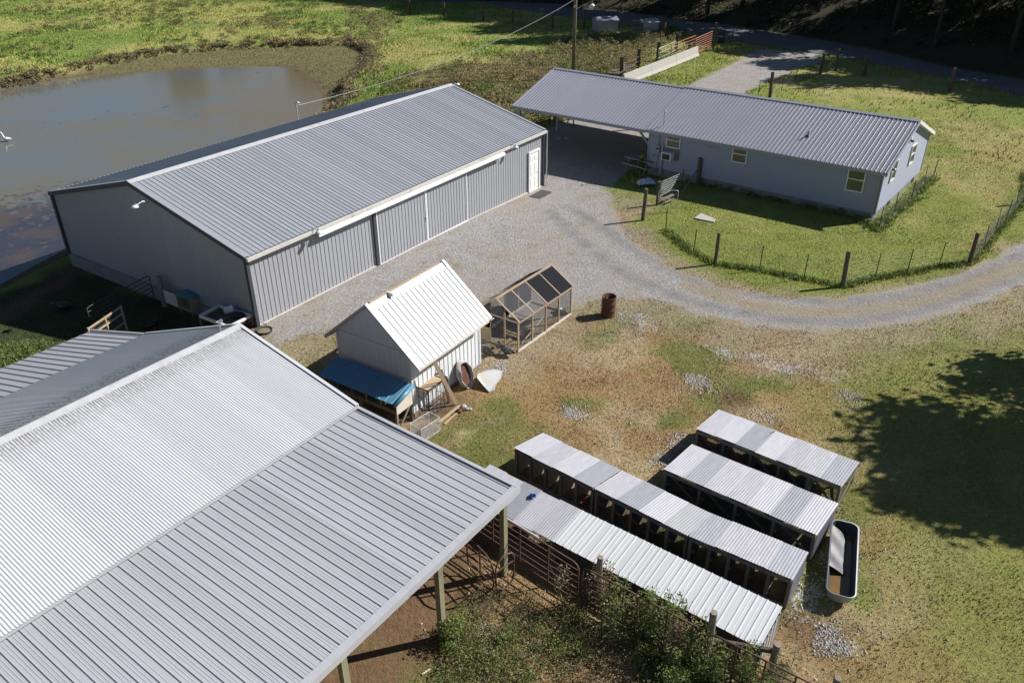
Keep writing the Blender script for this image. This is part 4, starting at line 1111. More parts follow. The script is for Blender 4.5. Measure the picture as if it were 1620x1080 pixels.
# ================================================================ poultry run beside the shed
def build_run():
    L, W, H, RR = 3.77, 2.03, 1.28, 0.66
    t = thing('poultry_run', 'gabled wooden duck run with netting and black shade cloth roof', 'poultry run', (0.24, 26.01, 0), R(54.2))
    n = 4; st = 0.055
    F = MB(); 
    xs = [0.03 + (L - 0.06) * i / n for i in range(n + 1)]
    for i, x in enumerate(xs):
        for y in (0.03, W - 0.03):
            MB().box(x - st/2, x + st/2, y - st/2, y + st/2, 0.08, H - 0.025).build('post', M['pine'], t)
        for sg in (0, 1):
            y0 = -0.02 if sg == 0 else W + 0.02
            MB().bar((x, y0, H + 0.015), (x, W/2, H + RR), 0.045, 0.045).build('rafter', M['pine'], t)
    MB().bar((-0.04, W/2, H + RR + 0.04), (L + 0.04, W/2, H + RR + 0.04), 0.09, 0.035).build('ridge_board', M['pine'], t)
    for y in (0.03, W - 0.03):
        MB().box(0, L, y - 0.03, y + 0.03, 0.0, 0.08).build('bottom_rail', M['plywood'], t)
        MB().box(0, L, y - 0.05, y - 0.031, H - 0.06, H - 0.005).build('top_rail', M['pine'], t)
    for x in (0.03, L - 0.03):
        MB().box(x - 0.027, x + 0.027, 0.08, W - 0.08, 0.0, 0.075).build('bottom_rail', M['pine'], t)
        MB().box(x - 0.02, x + 0.02, 0.06, W - 0.06, H - 0.07, H - 0.03).build('tie', M['pine'], t)
    MB().box(0.0, 0.05, 0.62, 0.68, 0.08, H + 0.18).build('door_post', M['pine'], t)
    for z in (0.62, 0.74): MB().box(0.0, 0.04, 0.06, 0.60, z, z + 0.04).build('cross_rail', M['pine'], t)
    MB().bar((0.02, 0.60, 0.12), (0.02, 0.08, 0.6), 0.03).build('brace', M['black'], t)
    kick = MB().box(-0.02, 0.0, 1.30, 1.98, 0.1, 0.62).build('kick_board', M['tan_board'], t)
    MB().box(-0.02, 0.0, 1.28, 1.30, 0.1, H).build('door_stile', M['pine'], t)
    for i in range(n):
        cover = 'netting' if i < 2 else 'shade_cloth'
        for sg in (0, 1):
            y0 = -0.03 if sg == 0 else W + 0.03
            m = MB(); mat = cover if sg == 0 else ('white_plastic' if i < 2 else 'shade_cloth')
            lift = 0.05
            m.poly([(xs[i] + 0.025, y0, H + lift - 0.01), (xs[i+1] - 0.025, y0, H + lift - 0.01), (xs[i+1] - 0.025, W/2 + (-0.05 if sg == 0 else 0.05), H + RR + lift - 0.045), (xs[i] + 0.025, W/2 + (-0.05 if sg == 0 else 0.05), H + RR + lift - 0.045)])
            m.build('roof_netting' if mat == 'netting' else ('roof_sheet' if mat == 'white_plastic' else 'shade_cloth'), M['netting'] if mat == 'white_plastic' else M[mat], t)
        m = MB(); m.poly([(xs[i] + 0.03, 0.03, 0.08), (xs[i+1] - 0.03, 0.03, 0.08), (xs[i+1] - 0.03, 0.03, H - 0.06), (xs[i] + 0.03, 0.03, H - 0.06)]); m.build('wire_panel', M['hutch_wire'], t)
        m = MB(); m.poly([(xs[i] + 0.03, W - 0.03, 0.08), (xs[i+1] - 0.03, W - 0.03, 0.08), (xs[i+1] - 0.03, W - 0.03, H - 0.06), (xs[i] + 0.03, W - 0.03, H - 0.06)]); m.build('wire_panel' if i in (1,) else 'shade_cloth', M['hutch_wire'] if i == 1 else M['shade_cloth'], t)
    m = MB(); m.poly([(L - 0.03, 0.05, 0.08), (L - 0.03, W - 0.05, 0.08), (L - 0.03, W - 0.05, H), (L - 0.03, W/2, H + RR - 0.03), (L - 0.03, 0.05, H)]); m.build('wire_panel', M['hutch_wire'], t)
    m = MB(); m.poly([(0.03, 0.70, H - 0.05), (0.03, W - 0.05, H - 0.05), (0.03, W/2, H + RR - 0.04), (0.03, 0.70, H + 0.25)]); m.build('gable_netting', M['netting'], t)
    MB().bar((0.5, 0.2, 0.1), (2.2, 0.35, 0.45), 0.025, 0.04).build('perch', M['plywood'], t)
build_run()
def bucket(name, xy, z, label, cat, mat, r=0.15, h=0.36, rot=None, group=None):
    o = MB().lathe([(0.001, 0.01), (r*0.82, 0.01), (r*0.84, 0.0), (r, h), (r*1.05, h), (r*1.05, h-0.02), (r*0.97, h-0.02), (r*0.8, 0.02), (0.001, 0.02)], 18).build(name, M[mat], None, True)
    o.location = (*xy, z)
    if rot: o.rotation_euler = rot
    tag(o, label, cat, group)
    hd = MB().tube([(r * math.cos(q), 0.02 - 0.05 * math.sin(q), h - 0.03 - 0.5 * r * math.sin(q) * 0 - 0.06 * math.sin(q)) for q in [PI * i / 8 for i in range(9)]], 0.006, 5).build('handle', M['galv_pipe'], o)
    return o
bucket('bucket', (2.10, 29.10), 0, 'small white bucket standing inside the duck run', 'bucket', 'white_plastic', 0.12, 0.26)
o = MB().lathe([(0.001, 0.02), (0.26, 0.02), (0.30, 0.18), (0.32, 0.18), (0.28, 0.0), (0.001, 0.0)], 20).build('feed_tub', M['rubber'], None, True); o.location = (*(0.47, 27.26), 0); tag(o, 'round black rubber tub on the ground inside the duck run', 'tub')
o = MB().lathe([(0.001, 0.05), (0.1, 0.05), (0.13, 0.14), (0.10, 0.18), (0.001, 0.2)], 14).build('poultry_drinker', M['teal_cloth'], None, True); o.location = (*(1.88, 29.27), 0); tag(o, 'pale green poultry drinker next to the white bucket in the run', 'drinker')

# rusty burn barrel
def build_barrel():
    o = MB().lathe([(0.001, 0.06), (0.27, 0.06), (0.275, 0.88), (0.29, 0.885), (0.292, 0.86), (0.285, 0.85), (0.285, 0.60), (0.298, 0.585), (0.285, 0.57), (0.285, 0.32), (0.298, 0.305), (0.285, 0.29), (0.285, 0.02), (0.292, 0.0), (0.27, 0.0)], 32).build('burn_barrel', M['rust_barrel'], None, True)
    o.location = (*(3.93, 28.97), 0); tag(o, 'rusty open topped steel burn barrel standing on the yard', 'barrel')
    a = MB().lathe([(0.001, 0.38), (0.14, 0.36), (0.262, 0.30)], 20).build('ashes', M['char'], o, True)
build_barrel()

# birds: one continuous body swept from tail to head, with bill and legs
def bird(name, label, cat, xy, z, rz, mat, size=1.0, neck=0.16, up=0.12, group=None, billmat='orange', legs=True, head_mat=None):
    s = size
    pts = [(-0.30, 0, 0.20), (-0.22, 0, 0.185), (-0.12, 0, 0.17), (0.0, 0, 0.165), (0.10, 0, 0.18), (0.17, 0, 0.22), (0.20, 0, 0.22 + up * 0.5), (0.205 + neck*0.1, 0, 0.22 + up), (0.25 + neck*0.15, 0, 0.25 + up), (0.30 + neck*0.15, 0, 0.245 + up)]
    rr = [0.02, 0.06, 0.095, 0.115, 0.10, 0.065, 0.038, 0.032, 0.040, 0.022]
    o = MB().tube([(p[0]*s, p[1]*s, p[2]*s) for p in pts], [q*s for q in rr], 12).build(name, M[mat], None, True)
    o.location = (*xy, z); o.rotation_euler = (0, 0, rz)
    tag(o, label, cat, group)
    hx = (0.30 + neck*0.15) * s; hz = (0.245 + up) * s
    MB().tube([(hx - 0.01, 0, hz), (hx + 0.06*s, 0, hz - 0.012*s)], [0.018*s, 0.008*s], 8).build('bill', M[billmat], o)
    for sg in (-1, 1):
        MB().tube([(-0.20*s, sg*0.075*s, 0.20*s), (-0.06*s, sg*0.112*s, 0.19*s), (0.08*s, sg*0.10*s, 0.19*s)], [0.012*s, 0.045*s, 0.03*s], 8).build('wing', M[mat], o, True)
        if legs:
            MB().tube([(0.0, sg*0.05*s, 0.08*s), (0.01*s, sg*0.05*s, 0.005*s), (0.05*s, sg*0.05*s, 0.004*s)], 0.009*s, 6).build('leg', M['orange'], o)
    return o
bird('duck', 'black and white duck outside the run, nearer the white shed wall', 'duck', (-0.97, 25.82), 0, R(-35), 'mixed_feather', 1.25)
bird('duck', 'black and white duck outside the run beside its corner post', 'duck', (-0.19, 25.82), 0, R(150), 'mixed_feather', 1.25)
bird('goose', 'white goose standing in the shallow water at the left edge of the pond', 'goose', (-37.37, 59.03), -1.22, R(170), 'white_feather', 1.25, 0.4, 0.30)
bird('hen', 'dark hen pecking in the barn shade next to the back roof', 'hen', (-14.82, 29.06), -0.6, R(60), 'black_feather', 1.3, 0.1, 0.05, billmat='meter')
bird('hen', 'black hen resting on the shaded grass left of the barn gate', 'hen', (-19.31, 30.79), -0.65, R(175), 'black_feather', 1.5, 0.1, 0.0, billmat='meter', legs=False)
bird('rooster', 'rust red rooster inside the longest galvanized coop row', 'rooster', (2.09, 17.50), 0, R(150), 'red_feather', 1.2, 0.1, 0.1, billmat='meter')

# ================================================================ clutter round the shed
def wire_box(name, label, cat, xy, rz, L, W, H, mat, rod, nx, nz, top=None, z0=0.0, shelf=None):
    t = thing(name, label, cat, (*xy, 0), rz)
    f = MB()
    for (a, b) in (((0,0,z0),(L,0,z0)), ((L,0,z0),(L,W,z0)), ((L,W,z0),(0,W,z0)), ((0,W,z0),(0,0,z0)), ((0,0,H),(L,0,H)), ((L,0,H),(L,W,H)), ((L,W,H),(0,W,H)), ((0,W,H),(0,0,H)), ((0,0,0),(0,0,H)), ((L,0,0),(L,0,H)), ((L,W,0),(L,W,H)), ((0,W,0),(0,W,H))):
        f.tube([a, b], rod * 1.6, 6)
    f.build('frame', M[mat], t)
    w = MB()
    for i in range(1, nx):
        x = L * i / nx
        for y in (0, W): w.tube([(x, y, z0), (x, y, H)], rod * 0.6, 4, False)
        w.tube([(x, 0, H), (x, W, H)], rod * 0.6, 4, False) if top is None else None
    ny = max(2, int(nx * W / L))
    for i in range(1, ny):
        y = W * i / ny
        for x in (0, L): w.tube([(x, y, z0), (x, y, H)], rod * 0.6, 4, False)
    for k in range(1, nz):
        z = z0 + (H - z0) * k / nz
        w.tube([(0,0,z),(L,0,z),(L,W,z),(0,W,z),(0,0,z)], rod * 0.6, 4, False)
    w.build('wire_mesh', M[mat], t)
    if top: MB().box(0.01, L - 0.01, 0.01, W - 0.01, H - 0.09, H - 0.06).build('top_board', M[top], t)
    MB().box(0.02, L - 0.02, 0.02, W - 0.02, z0 + 0.01, z0 + 0.03).build('tray', M['insulation'], t)
    return t
wire_box('bird_cage', 'tall black wire cage with a tan board top by the shed wall', 'cage', (-2.73, 21.78), SYAW, 1.02, 0.62, 1.05, 'black', 0.018, 5, 3, top='tan_board')
o = wire_box('pet_crate', 'low pale wire crate tipped on the grass by the pole barn roof', 'crate', (-2.87, 20.47), R(50), 0.86, 0.50, 0.48, 'white_plastic', 0.006, 14, 8)
lp = thing('leaning_boards', 'brown boards leaning on the shed wall behind the black cage', 'boards', (-1.89, 22.56))
def plank(parent, a, b, w, h, mat): return MB().bar(a, b, w, h, up=(0.6, -0.8, 0)).build('plank', M[mat], parent)
B0 = Vector((*(-1.89, 22.56), 0))
plank(lp, (0, 0, 0.02), tuple(Vector((*(-2.50, 22.16), 1.9)) - B0), 0.13, 0.035, 'pine')
plank(lp, (-0.25, 0.1, 0.02), tuple(Vector((*(-2.33, 22.38), 1.5)) - B0), 0.09, 0.035, 'brown_slab')
# old tank: a rusted hoop leaning by the wall with a worn white slab sliding off it
tk = thing('broken_tank', 'broken rusty white lined tank shell lying against the shed wall', 'tank', (-1.65, 23.25), SYAW)
hoop = MB()
N = 26
def hp(q, r, y): return (0.42 + r * 0.72 * math.cos(q), y + 0.16 * math.sin(q), 0.46 + r * 1.08 * math.sin(q))
for (r0, r1, y0, y1) in ((0.46, 0.42, 0.0, -0.42),):
    ringA = [hp(2*PI*i/N, r0, 0.35) for i in range(N)]; ringB = [hp(2*PI*i/N, r0 * (0.98 + 0.03*math.sin(i*1.9)), 0.16 - 0.03*math.sin(i*1.3)) for i in range(N)]
    ringC = [hp(2*PI*i/N, r1, 0.17 - 0.03*math.sin(i*1.3)) for i in range(N)]; ringD = [hp(2*PI*i/N, r1, 0.35) for i in range(N)]
    hoop.v += ringA + ringB + ringC + ringD
    for k in range(3):
        for i in range(N):
            a0 = k*N + i; a1 = k*N + (i+1) % N
            hoop.f.append((a0, a1, a1 + N, a0 + N))
ho = hoop.build('tank_hoop', M['white_slab'], tk, True)
bk = MB().poly([hp(2*PI*i/N, 0.415, 0.30) for i in range(N)], (0, 0.02, 0)).build('rusted_bottom', M['rust_barrel'], tk)
sl = MB()
sl.poly([(0.62, -0.10, 0.34), (0.95, 0.10, 0.26), (1.75, 0.05, 0.08), (1.90, -0.32, 0.03), (1.45, -0.55, 0.03), (1.0, -0.62, 0.05), (0.66, -0.78, 0.06), (0.48, -0.70, 0.05), (0.55, -0.35, 0.22)], (0, 0, -0.05))
sl.build('fallen_lining', M['white_slab'], tk)
sm_ = MB().box(0.9, 1.9, 0.0, 0.16, 0.0, 0.12).build('timber', M['weathered'], tk)
rk = thing('rubble_pile', 'small pile of broken red and white rubble under the leaning boards', 'rubble', (-1.66, 22.18))
for i in range(9):
    a = random.uniform(0, 6.28); rr = random.uniform(0.02, 0.3); s_ = random.uniform(0.05, 0.11)
    m = MB().lathe([(0.001, -s_*0.5), (s_*0.9, -s_*0.3), (s_, s_*0.2), (s_*0.5, s_*0.6), (0.001, s_*0.65)], 6, (rr*math.cos(a), rr*math.sin(a), s_*0.45))
    m.build('stone', M['white_slab'] if i % 2 else M['rust_barrel'], rk)
def loose_boards(name, label, xy, rz, spec, mat):
    t = thing(name, label, 'boards', xy if len(xy) == 3 else (*xy, 0), rz)
    for (a, b, w, h) in spec: MB().bar(a, b, w, h).build('board', M[mat], t)
    return t
loose_boards('scrap_lumber', 'scrap boards lying in the dirt under the blue roofed hutch', (-3.54, 21.54), R(55), [((0, 0, 0.05), (1.2, 0.1, 0.05), 0.12, 0.05), ((0.1, 0.2, 0.05), (1.0, 0.35, 0.05), 0.1, 0.04), ((0.2, -0.25, 0.04), (0.8, -0.2, 0.04), 0.09, 0.04)], 'brown_slab')
loose_boards('pallet_strip', 'pale timber strip lying along the foot of the black cage', (-2.50, 21.53), SYAW, [((0, -0.12, 0.04), (1.15, -0.12, 0.04), 0.09, 0.06), ((0.05, -0.3, 0.02), (0.9, -0.27, 0.02), 0.07, 0.03)], 'pine')

# ================================================================ rows of low coops
RAZ = R(-37.6)
def coop(name, label, p0, p1, depth, hf, hb, bays, mats, sheet_w=0.66, diag=False, end_solid=True, group='low galvanized roofed coops in the yard', flip=False, wave=True, part_mat='weathered', overlap=0.10):
    p0 = Vector(p0); p1 = Vector(p1); L = (p1 - p0).length
    az = math.atan2(p1.y - p0.y, p1.x - p0.x)
    t = thing(name, label, 'coop', (p0.x, p0.y, 0), az, group)
    a = math.atan2(hb - hf, depth)
    d = Vector((0, depth, hb - hf)); ln = d.length; u = d.normalized()
    n = max(1, round(L / sheet_w)); sw = L / n
    prof = (lambda w: wave_profile(w, 0.072, 0.0065, 6)) if wave else (lambda w: rib_profile(w, 0.2286, 0.05, 0.02, 0.022, 1))
    cache = {}
    for i in range(n):
        m = mats[i % len(mats)]
        if m not in cache: cache[m] = sheet_mesh('roof_sheet', prof(sw + (0.03 if wave else 0)), ln, M[m], None, False)
        o = link('roof_sheet', cache[m], t)
        j = random.uniform(-0.025, 0.025) if wave else 0
        frame(o, Vector((i * sw, 0, hf + 0.004 * (i % 3) if wave else hf)) + u * j, (1, 0, 0), tuple(d))
    # purlins
    for k in (0.06, 0.5, 0.94):
        q = d * k; MB().box(0.02, L - 0.02, q.y - 0.02, q.y + 0.02, hf + q.z - 0.075, hf + q.z - 0.012).build('purlin', M['weathered'], t)
    yf = overlap; zf = hf - 0.075 + (hb - hf) * overlap / depth; yb = depth - 0.06; zb = hb - 0.08
    fy, fz, by, bz = (yf, zf, yb, zb) if not flip else (yb, zb, yf, zf)
    for i in range(bays + 1):
        x = 0.04 + (L - 0.08) * i / bays
        MB().box(x - 0.04, x + 0.04, yf - 0.04, yf + 0.04, -0.1, zf).build('post', M['weathered'], t)
        MB().box(x - 0.03, x + 0.03, yb - 0.03, yb + 0.03, -0.1, zb).build('post', M['weathered'], t)
        if 0 < i < bays or (end_solid and not wave) or i in (0,):
            pt = MB(); pt.poly([(x - 0.01, yf + 0.045, 0.0), (x - 0.01, yb - 0.035, 0.0), (x - 0.01, yb - 0.035, zb - 0.01), (x - 0.01, yf + 0.045, zf - 0.01)], (0.02, 0, 0))
            pt.build('partition', M[part_mat], t)
            MB().bar((x, yf + 0.06, zf - 0.5), (x, yf + 0.4, 0.06), 0.03, 0.07).build('brace', M['plywood'], t)
        if i < bays:
            x2 = 0.04 + (L - 0.08) * (i + 1) / bays
            mp = MB(); mp.poly([(x + 0.04, fy, 0.02), (x2 - 0.04, fy, 0.02), (x2 - 0.04, fy, fz), (x + 0.04, fy, fz)]); mp.build('wire_front', M['hutch_wire'], t)
            if diag:
                MB().bar((x + 0.05, fy + 0.03, fz - 0.05), (x2 - 0.05, fy + 0.03, 0.12), 0.03, 0.07).build('diagonal', M['weathered'], t)
            mp = MB(); mp.poly([(x + 0.03, by, 0.02), (x2 - 0.03, by, 0.02), (x2 - 0.03, by, bz - 0.01), (x + 0.03, by, bz - 0.01)]); mp.build('wire_back', M['hutch_wire'], t)
    MB().box(0.0, L, fy - 0.05, fy - 0.041, 0.02, 0.12).build('kick_board', M['weathered'], t)
    MB().box(0.0, L, fy - 0.06, fy - 0.042, fz - 0.10, fz).build('top_rail', M['weathered'], t)
    if end_solid:
        def zt(x): return zf + (zb - zf) * x / (yb - yf) - 0.0
        o = link('end_panel', sheet_mesh('end_panel', wave_profile(yb - yf, 0.072, 0.015, 6) if wave else rib_profile(yb - yf, 0.2286, 0.05, 0.02, 0.02, 1), zt, M['galv_dark' if wave else 'hutch_white']), t)
        frame(o, (L + 0.004, yf, 0.01), (0, 1, 0), (0, 0, 1))
    else:
        m = MB(); m.poly([(L, yf, 0.0), (L, yb, 0.0), (L, yb, zb), (L, yf, zf)]); m.build('end_wire', M['hutch_wire'], t)
        MB().bar((L, yf, 0.1), (L, yb, zb - 0.1), 0.03, 0.06).build('diagonal', M['weathered'], t)
    return t
coop('poultry_coop', 'galvanized coop farthest left in the long row, rooster inside', (0.03, 18.78), (2.18, 17.00), 1.42, 1.05, 0.78, 5, ['galv', 'galv', 'galv', 'galv_dark', 'galv'], part_mat='plywood', end_solid=False)
coop('poultry_coop', 'patched galvanized coop in the middle of the long row, rust spots on its roof', (2.23, 16.97), (4.41, 15.16), 1.42, 1.05, 0.78, 5, ['galv', 'galv_dark', 'galv', 'galv_rust'], end_solid=False)
coop('poultry_coop', 'galvanized coop closing the right end of the long row, corrugated end wall', (4.45, 15.13), (6.61, 13.66), 1.42, 1.05, 0.78, 5, ['galv_dark', 'galv', 'galv'])
coop('poultry_coop', 'galvanized coop with wide bays right of the long row, beside the trough', (4.28, 17.90), (7.72, 15.25), 1.80, 0.95, 0.75, 4, ['galv', 'galv_dark', 'galv', 'galv'], diag=True, sheet_w=0.62)
coop('poultry_coop', 'galvanized coop farthest from the fence, edged by the tree shadow', (5.58, 19.83), (9.04, 17.14), 1.66, 0.95, 0.75, 5, ['galv', 'galv', 'galv_dark', 'galv'], diag=True, end_solid=False, sheet_w=0.62)
coop('poultry_coop', 'galvanized coop half under the pole barn eave, blue cup on top', (-1.44, 17.13), (0.98, 15.23), 1.28, 0.80, 0.95, 3, ['galv', 'galv', 'galv_dark'], flip=True)
coop('poultry_coop', 'white ribbed steel roofed coop along the pipe fence', (1.00, 15.23), (5.41, 11.90), 1.28, 0.80, 0.95, 7, ['hutch_white'], sheet_w=0.9144, flip=True, wave=False)
# skirt sheets on the fence side of the white coop
cw = [o for o in COL.objects if o.name.startswith('poultry_coop') and 'white ribbed' in o['label']][0]
for i in range(7):
    MB().box(0.05 + i*0.79, 0.82 + i*0.79, 0.03, 0.05, 0.35, 0.72).build('skirt_board', M['charcoal'], cw)
o = MB().lathe([(0.001, 0.0), (0.06, 0.0), (0.075, 0.13), (0.07, 0.13), (0.055, 0.01), (0.001, 0.01)], 16).build('plastic_cup', M['blue_plastic'], None, True); o.location = (0.50, 16.82, 0.94); o.rotation_euler = (R(70), 0, R(40))
tag(o, 'small bright blue plastic cup lying on a galvanized coop roof', 'cup')

# galvanized stock trough
def build_trough():
    c0 = Vector((8.63, 16.43)); c1 = Vector((7.57, 13.83)); c2 = Vector((8.03, 13.69))
    L = (c0 - c1).length; W = max(0.7, (c2 - c1).length + 0.10)
    t = thing('stock_trough', 'long rounded galvanized stock trough with dark water beside the coops', 'trough', (c1.x, c1.y, 0), math.atan2(c0.y - c1.y, c0.x - c1.x))
    def ring(x0, x1, y0, y1, r, z, n=5):
        pts = []
        for (cx, cy, a0) in ((x1 - r, y1 - r, 0), (x0 + r, y1 - r, 90), (x0 + r, y0 + r, 180), (x1 - r, y0 + r, 270)):
            for i in range(n + 1):
                q = R(a0 + 90 * i / n); pts.append((cx + r * math.cos(q), cy + r * math.sin(q), z))
        return pts
    rings = [ring(0.22, L - 0.22, -W + 0.2, -0.2, 0.12, 0.0), ring(0.10, L - 0.10, -W + 0.08, -0.08, 0.16, 0.16), ring(0.02, L - 0.02, -W + 0.02, -0.02, 0.2, 0.42), ring(-0.01, L + 0.01, -W - 0.01, 0.01, 0.21, 0.45), ring(0.03, L - 0.03, -W + 0.03, -0.03, 0.19, 0.45), ring(0.035, L - 0.035, -W + 0.035, -0.035, 0.19, 0.42), ring(0.12, L - 0.12, -W + 0.10, -0.10, 0.15, 0.16), ring(0.24, L - 0.24, -W + 0.22, -0.22, 0.1, 0.03)]
    m = MB(); k = len(rings[0])
    for r_ in rings: m.v += r_
    for j in range(4):
        for i in range(k):
            a = j*k + i; b = j*k + (i+1) % k
            m.f.append((a, b, b + k, a + k))
    m.build('tub', M['trough_rim'], t, True)
    m = MB()
    for r_ in rings[4:]: m.v += r_
    for j in range(3):
        for i in range(k):
            a = j*k + i; b = j*k + (i+1) % k
            m.f.append((a, b, b + k, a + k))
    m.f.append(tuple(range(3*k, 4*k)))
    m.build('inner_wall', M['rubber'], t, True)
    MB().poly(ring(0.13, L - 0.13, -W + 0.11, -0.11, 0.15, 0.14)).build('muddy_water', M['trough_water'], t)
    # crumpled black liner folded inside
    random.seed(3)
    lm = MB(); nx = 16; ny = 5
    for i in range(nx):
        for j in range(ny):
            x = 1.05 + (L - 1.25) * i / (nx - 1); y = -0.045 - 0.42 * j / (ny - 1) * (0.93 + 0.07 * math.sin(i * 0.8))
            z = 0.37 - 0.22 * (j / (ny - 1)) + 0.022 * math.sin(i * 0.9 + j * 0.7)
            lm.v.append((x, y, max(z, 0.15)))
    for i in range(nx - 1):
        for j in range(ny - 1):
            a = i*ny + j; lm.f.append((a, a + ny, a + ny + 1, a + 1))
    lm.build('liner', M['liner'], t, True)
    return t
M['trough_water'] = surf('trough_water', (0.16, 0.10, 0.04), 0.12, 0, 0.3, 3)
M['trough_rim'] = surf('trough_rim', (0.30, 0.32, 0.34), 0.5, 0.2, 0.15, 4)
M['liner'] = surf('grey_liner', (0.085, 0.085, 0.092), 0.5, 0, 0.3, 4)
build_trough()

# ================================================================ rusty pipe gates and posts by the coops
def pipe_gate(name, label, a, b, h, mat, rails=6, group=None, r=0.022, z0=0.15, verts=2, corner=0.16, zs=None, cat='gate'):
    """tube gate between two ground points: rounded frame, rails, uprights"""
    a = Vector((a[0], a[1], zs[0] if zs else 0)); b = Vector((b[0], b[1], zs[1] if zs else 0))
    d = b - a; L = math.hypot(d.x, d.y); dz = d.z
    t = thing(name, label, cat, tuple(a), math.atan2(d.y, d.x), group)
    c = corner
    def pt(x, z): return (x, 0, z + dz * x / L)
    fr = [pt(0, z0 + c), pt(0, h - c), pt(c*0.3, h - c*0.3), pt(c, h), pt(L - c, h), pt(L - c*0.3, h - c*0.3), pt(L, h - c), pt(L, z0 + c), pt(L - c*0.3, z0 + c*0.3), pt(L - c, z0), pt(c, z0), pt(c*0.3, z0 + c*0.3), pt(0, z0 + c)]
    MB().tube(fr, r, 8).build('gate_frame', M[mat], t, True)
    for i in range(1, rails):
        z = z0 + (h - z0) * i / rails
        MB().tube([pt(0.02, z), pt(L - 0.02, z)], r * 0.8, 6).build('rail', M[mat], t)
    for i in range(1, verts + 1):
        x = L * i / (verts + 1)
        MB().box(x - 0.02, x + 0.02, -0.012, 0.012, z0 + dz * x / L, h + dz * x / L).build('upright', M[mat], t)
    return t
RG = 'rusty pipe gate panels tied along the coops'
pipe_gate('pipe_gate', 'rusty pipe gate panel running out from under the pole barn eave', (-1.21, 16.35), (1.57, 13.85), 1.35, 'rust_pipe', group=RG, verts=3)
pipe_gate('pipe_gate', 'rusty pipe gate panel behind the weeds at the middle of the white coop', (1.66, 13.79), (4.03, 11.99), 1.35, 'rust_pipe', group=RG, verts=3)
pipe_gate('pipe_gate', 'rusty pipe gate panel reaching the bottom edge past the leaning post', (4.23, 11.87), (6.28, 10.40), 1.35, 'rust_pipe', group=RG, verts=3)
pipe_gate('pipe_gate', 'open rusty pipe gate end under the pole barn corner, rounded end outward', (-1.15, 14.97), (-0.47, 14.06), 1.25, 'rust_pipe', rails=4, verts=1, corner=0.3)
pipe_gate('pipe_gate', 'short rusty pipe gate meeting the corner post of the pole barn', (-0.41, 14.06), (0.03, 14.48), 1.25, 'rust_pipe', rails=3, verts=0, corner=0.25)
def wood_post(name, label, xy, h, r, mat, lean=(0, 0), group=None, square=False, z=0.0, cat='post'):
    m = MB()
    if square: m.box(-r, r, -r, r, -0.3, h)
    else:
        k = 10
        m.tube([(0, 0, -0.3), (0.004, 0.003, h * 0.4), (-0.003, 0.004, h * 0.97), (0, 0, h)], [r * 1.05, r, r * 0.96, r * 0.9], k)
    o = m.build(name, M[mat], None)
    o.location = (xy[0], xy[1], z); o.rotation_euler = (R(lean[0]), R(lean[1]), 0)
    return tag(o, label, cat, group)
wood_post('fence_post', 'round weathered post rising over the white coop near its galvanized neighbour', (2.06, 13.80), 1.65, 0.075, 'weathered')
wood_post('fence_post', 'round weathered post standing before the lower half of the white coop', (4.36, 12.15), 1.65, 0.085, 'weathered')
cp = wood_post('fence_post', 'cracked leaning corner post with a wooden brace at the white coop end', (5.52, 11.44), 1.35, 0.085, 'weathered', lean=(-5, 4))
MB().bar((0, 0, 1.15), (-1.1, 0.75, 0.65), 0.09).build('brace', M['old_post'], cp)
wood_post('fence_post', 'grey stub post at the bottom edge beyond the last gate panel', (6.81, 11.07), 0.9, 0.08, 'weathered')

# ================================================================ things by the barn gable
pipe_gate('pipe_gate', 'dark pipe gate in the barn shade closed on a thick post', (-16.99, 28.47), (-15.69, 31.52), 1.30, 'dark_gate', rails=6, verts=1, zs=(-0.62, -0.62), corner=0.1)
wood_post('fence_post', 'thick grey gate post against the shaded barn gable', (-15.09, 31.12), 1.42, 0.125, 'block', z=-0.6)
wp = thing('wire_fence', 'short brown framed wire panel by the pole barn rear corner', 'fence', (*(-16.27, 26.97), -0.6), math.atan2((-15.84, 28.60)[1] - (-16.27, 26.97)[1], (-15.84, 28.60)[0] - (-16.27, 26.97)[0]))
for z in (0.45, 0.85, 1.15): MB().box(0, 1.9, -0.025, 0.025, z - 0.03, z + 0.03).build('rail', M['pine'], wp)
for x in (0.0, 0.95, 1.9): MB().box(x - 0.03, x + 0.03, -0.03, 0.03, 0, 1.2).build('post', M['pine'], wp)
m = MB()
for i in range(18): m.tube([(0.05 + i*0.105, 0, 0.1), (0.05 + i*0.105, 0, 1.15)], 0.004, 4, False)
for i in range(9): m.tube([(0, 0, 0.1 + i*0.12), (1.9, 0, 0.1 + i*0.12)], 0.004, 4, False)
m.build('wire_mesh', M['wire'], wp)
# small plywood kennel under a teal tarp
kx = (-13.41, 29.81)
kn = thing('plywood_box', 'small open plywood box with a teal tarp on top by the barn gable', 'box', (*kx, -0.5), BARN_YAW)
MB().box(0, 0.9, 0, 0.02, 0.25, 0.85).build('side', M['tan_board'], kn); MB().box(0, 0.9, 0.88, 0.9, 0.25, 0.85).build('side', M['tan_board'], kn)
MB().box(0, 0.9, 0.02, 0.88, 0.25, 0.28).build('bottom', M['tan_board'], kn); MB().box(0, 0.9, 0, 0.9, 0.85, 0.87).build('lid', M['tan_board'], kn)
MB().box(0.88, 0.9, 0.02, 0.88, 0.28, 0.85).build('back', M['tan_board'], kn)
d_ = MB().box(-0.02, 0.0, 0.9, 1.75, 0.25, 0.85).build('door', M['plywood'], kn)
for (x, y) in ((0.05, 0.05), (0.85, 0.05), (0.05, 0.85), (0.85, 0.85)): MB().box(x-0.03, x+0.03, y-0.03, y+0.03, 0, 0.25).build('leg', M['weathered'], kn)
tb = MB(); n = 9
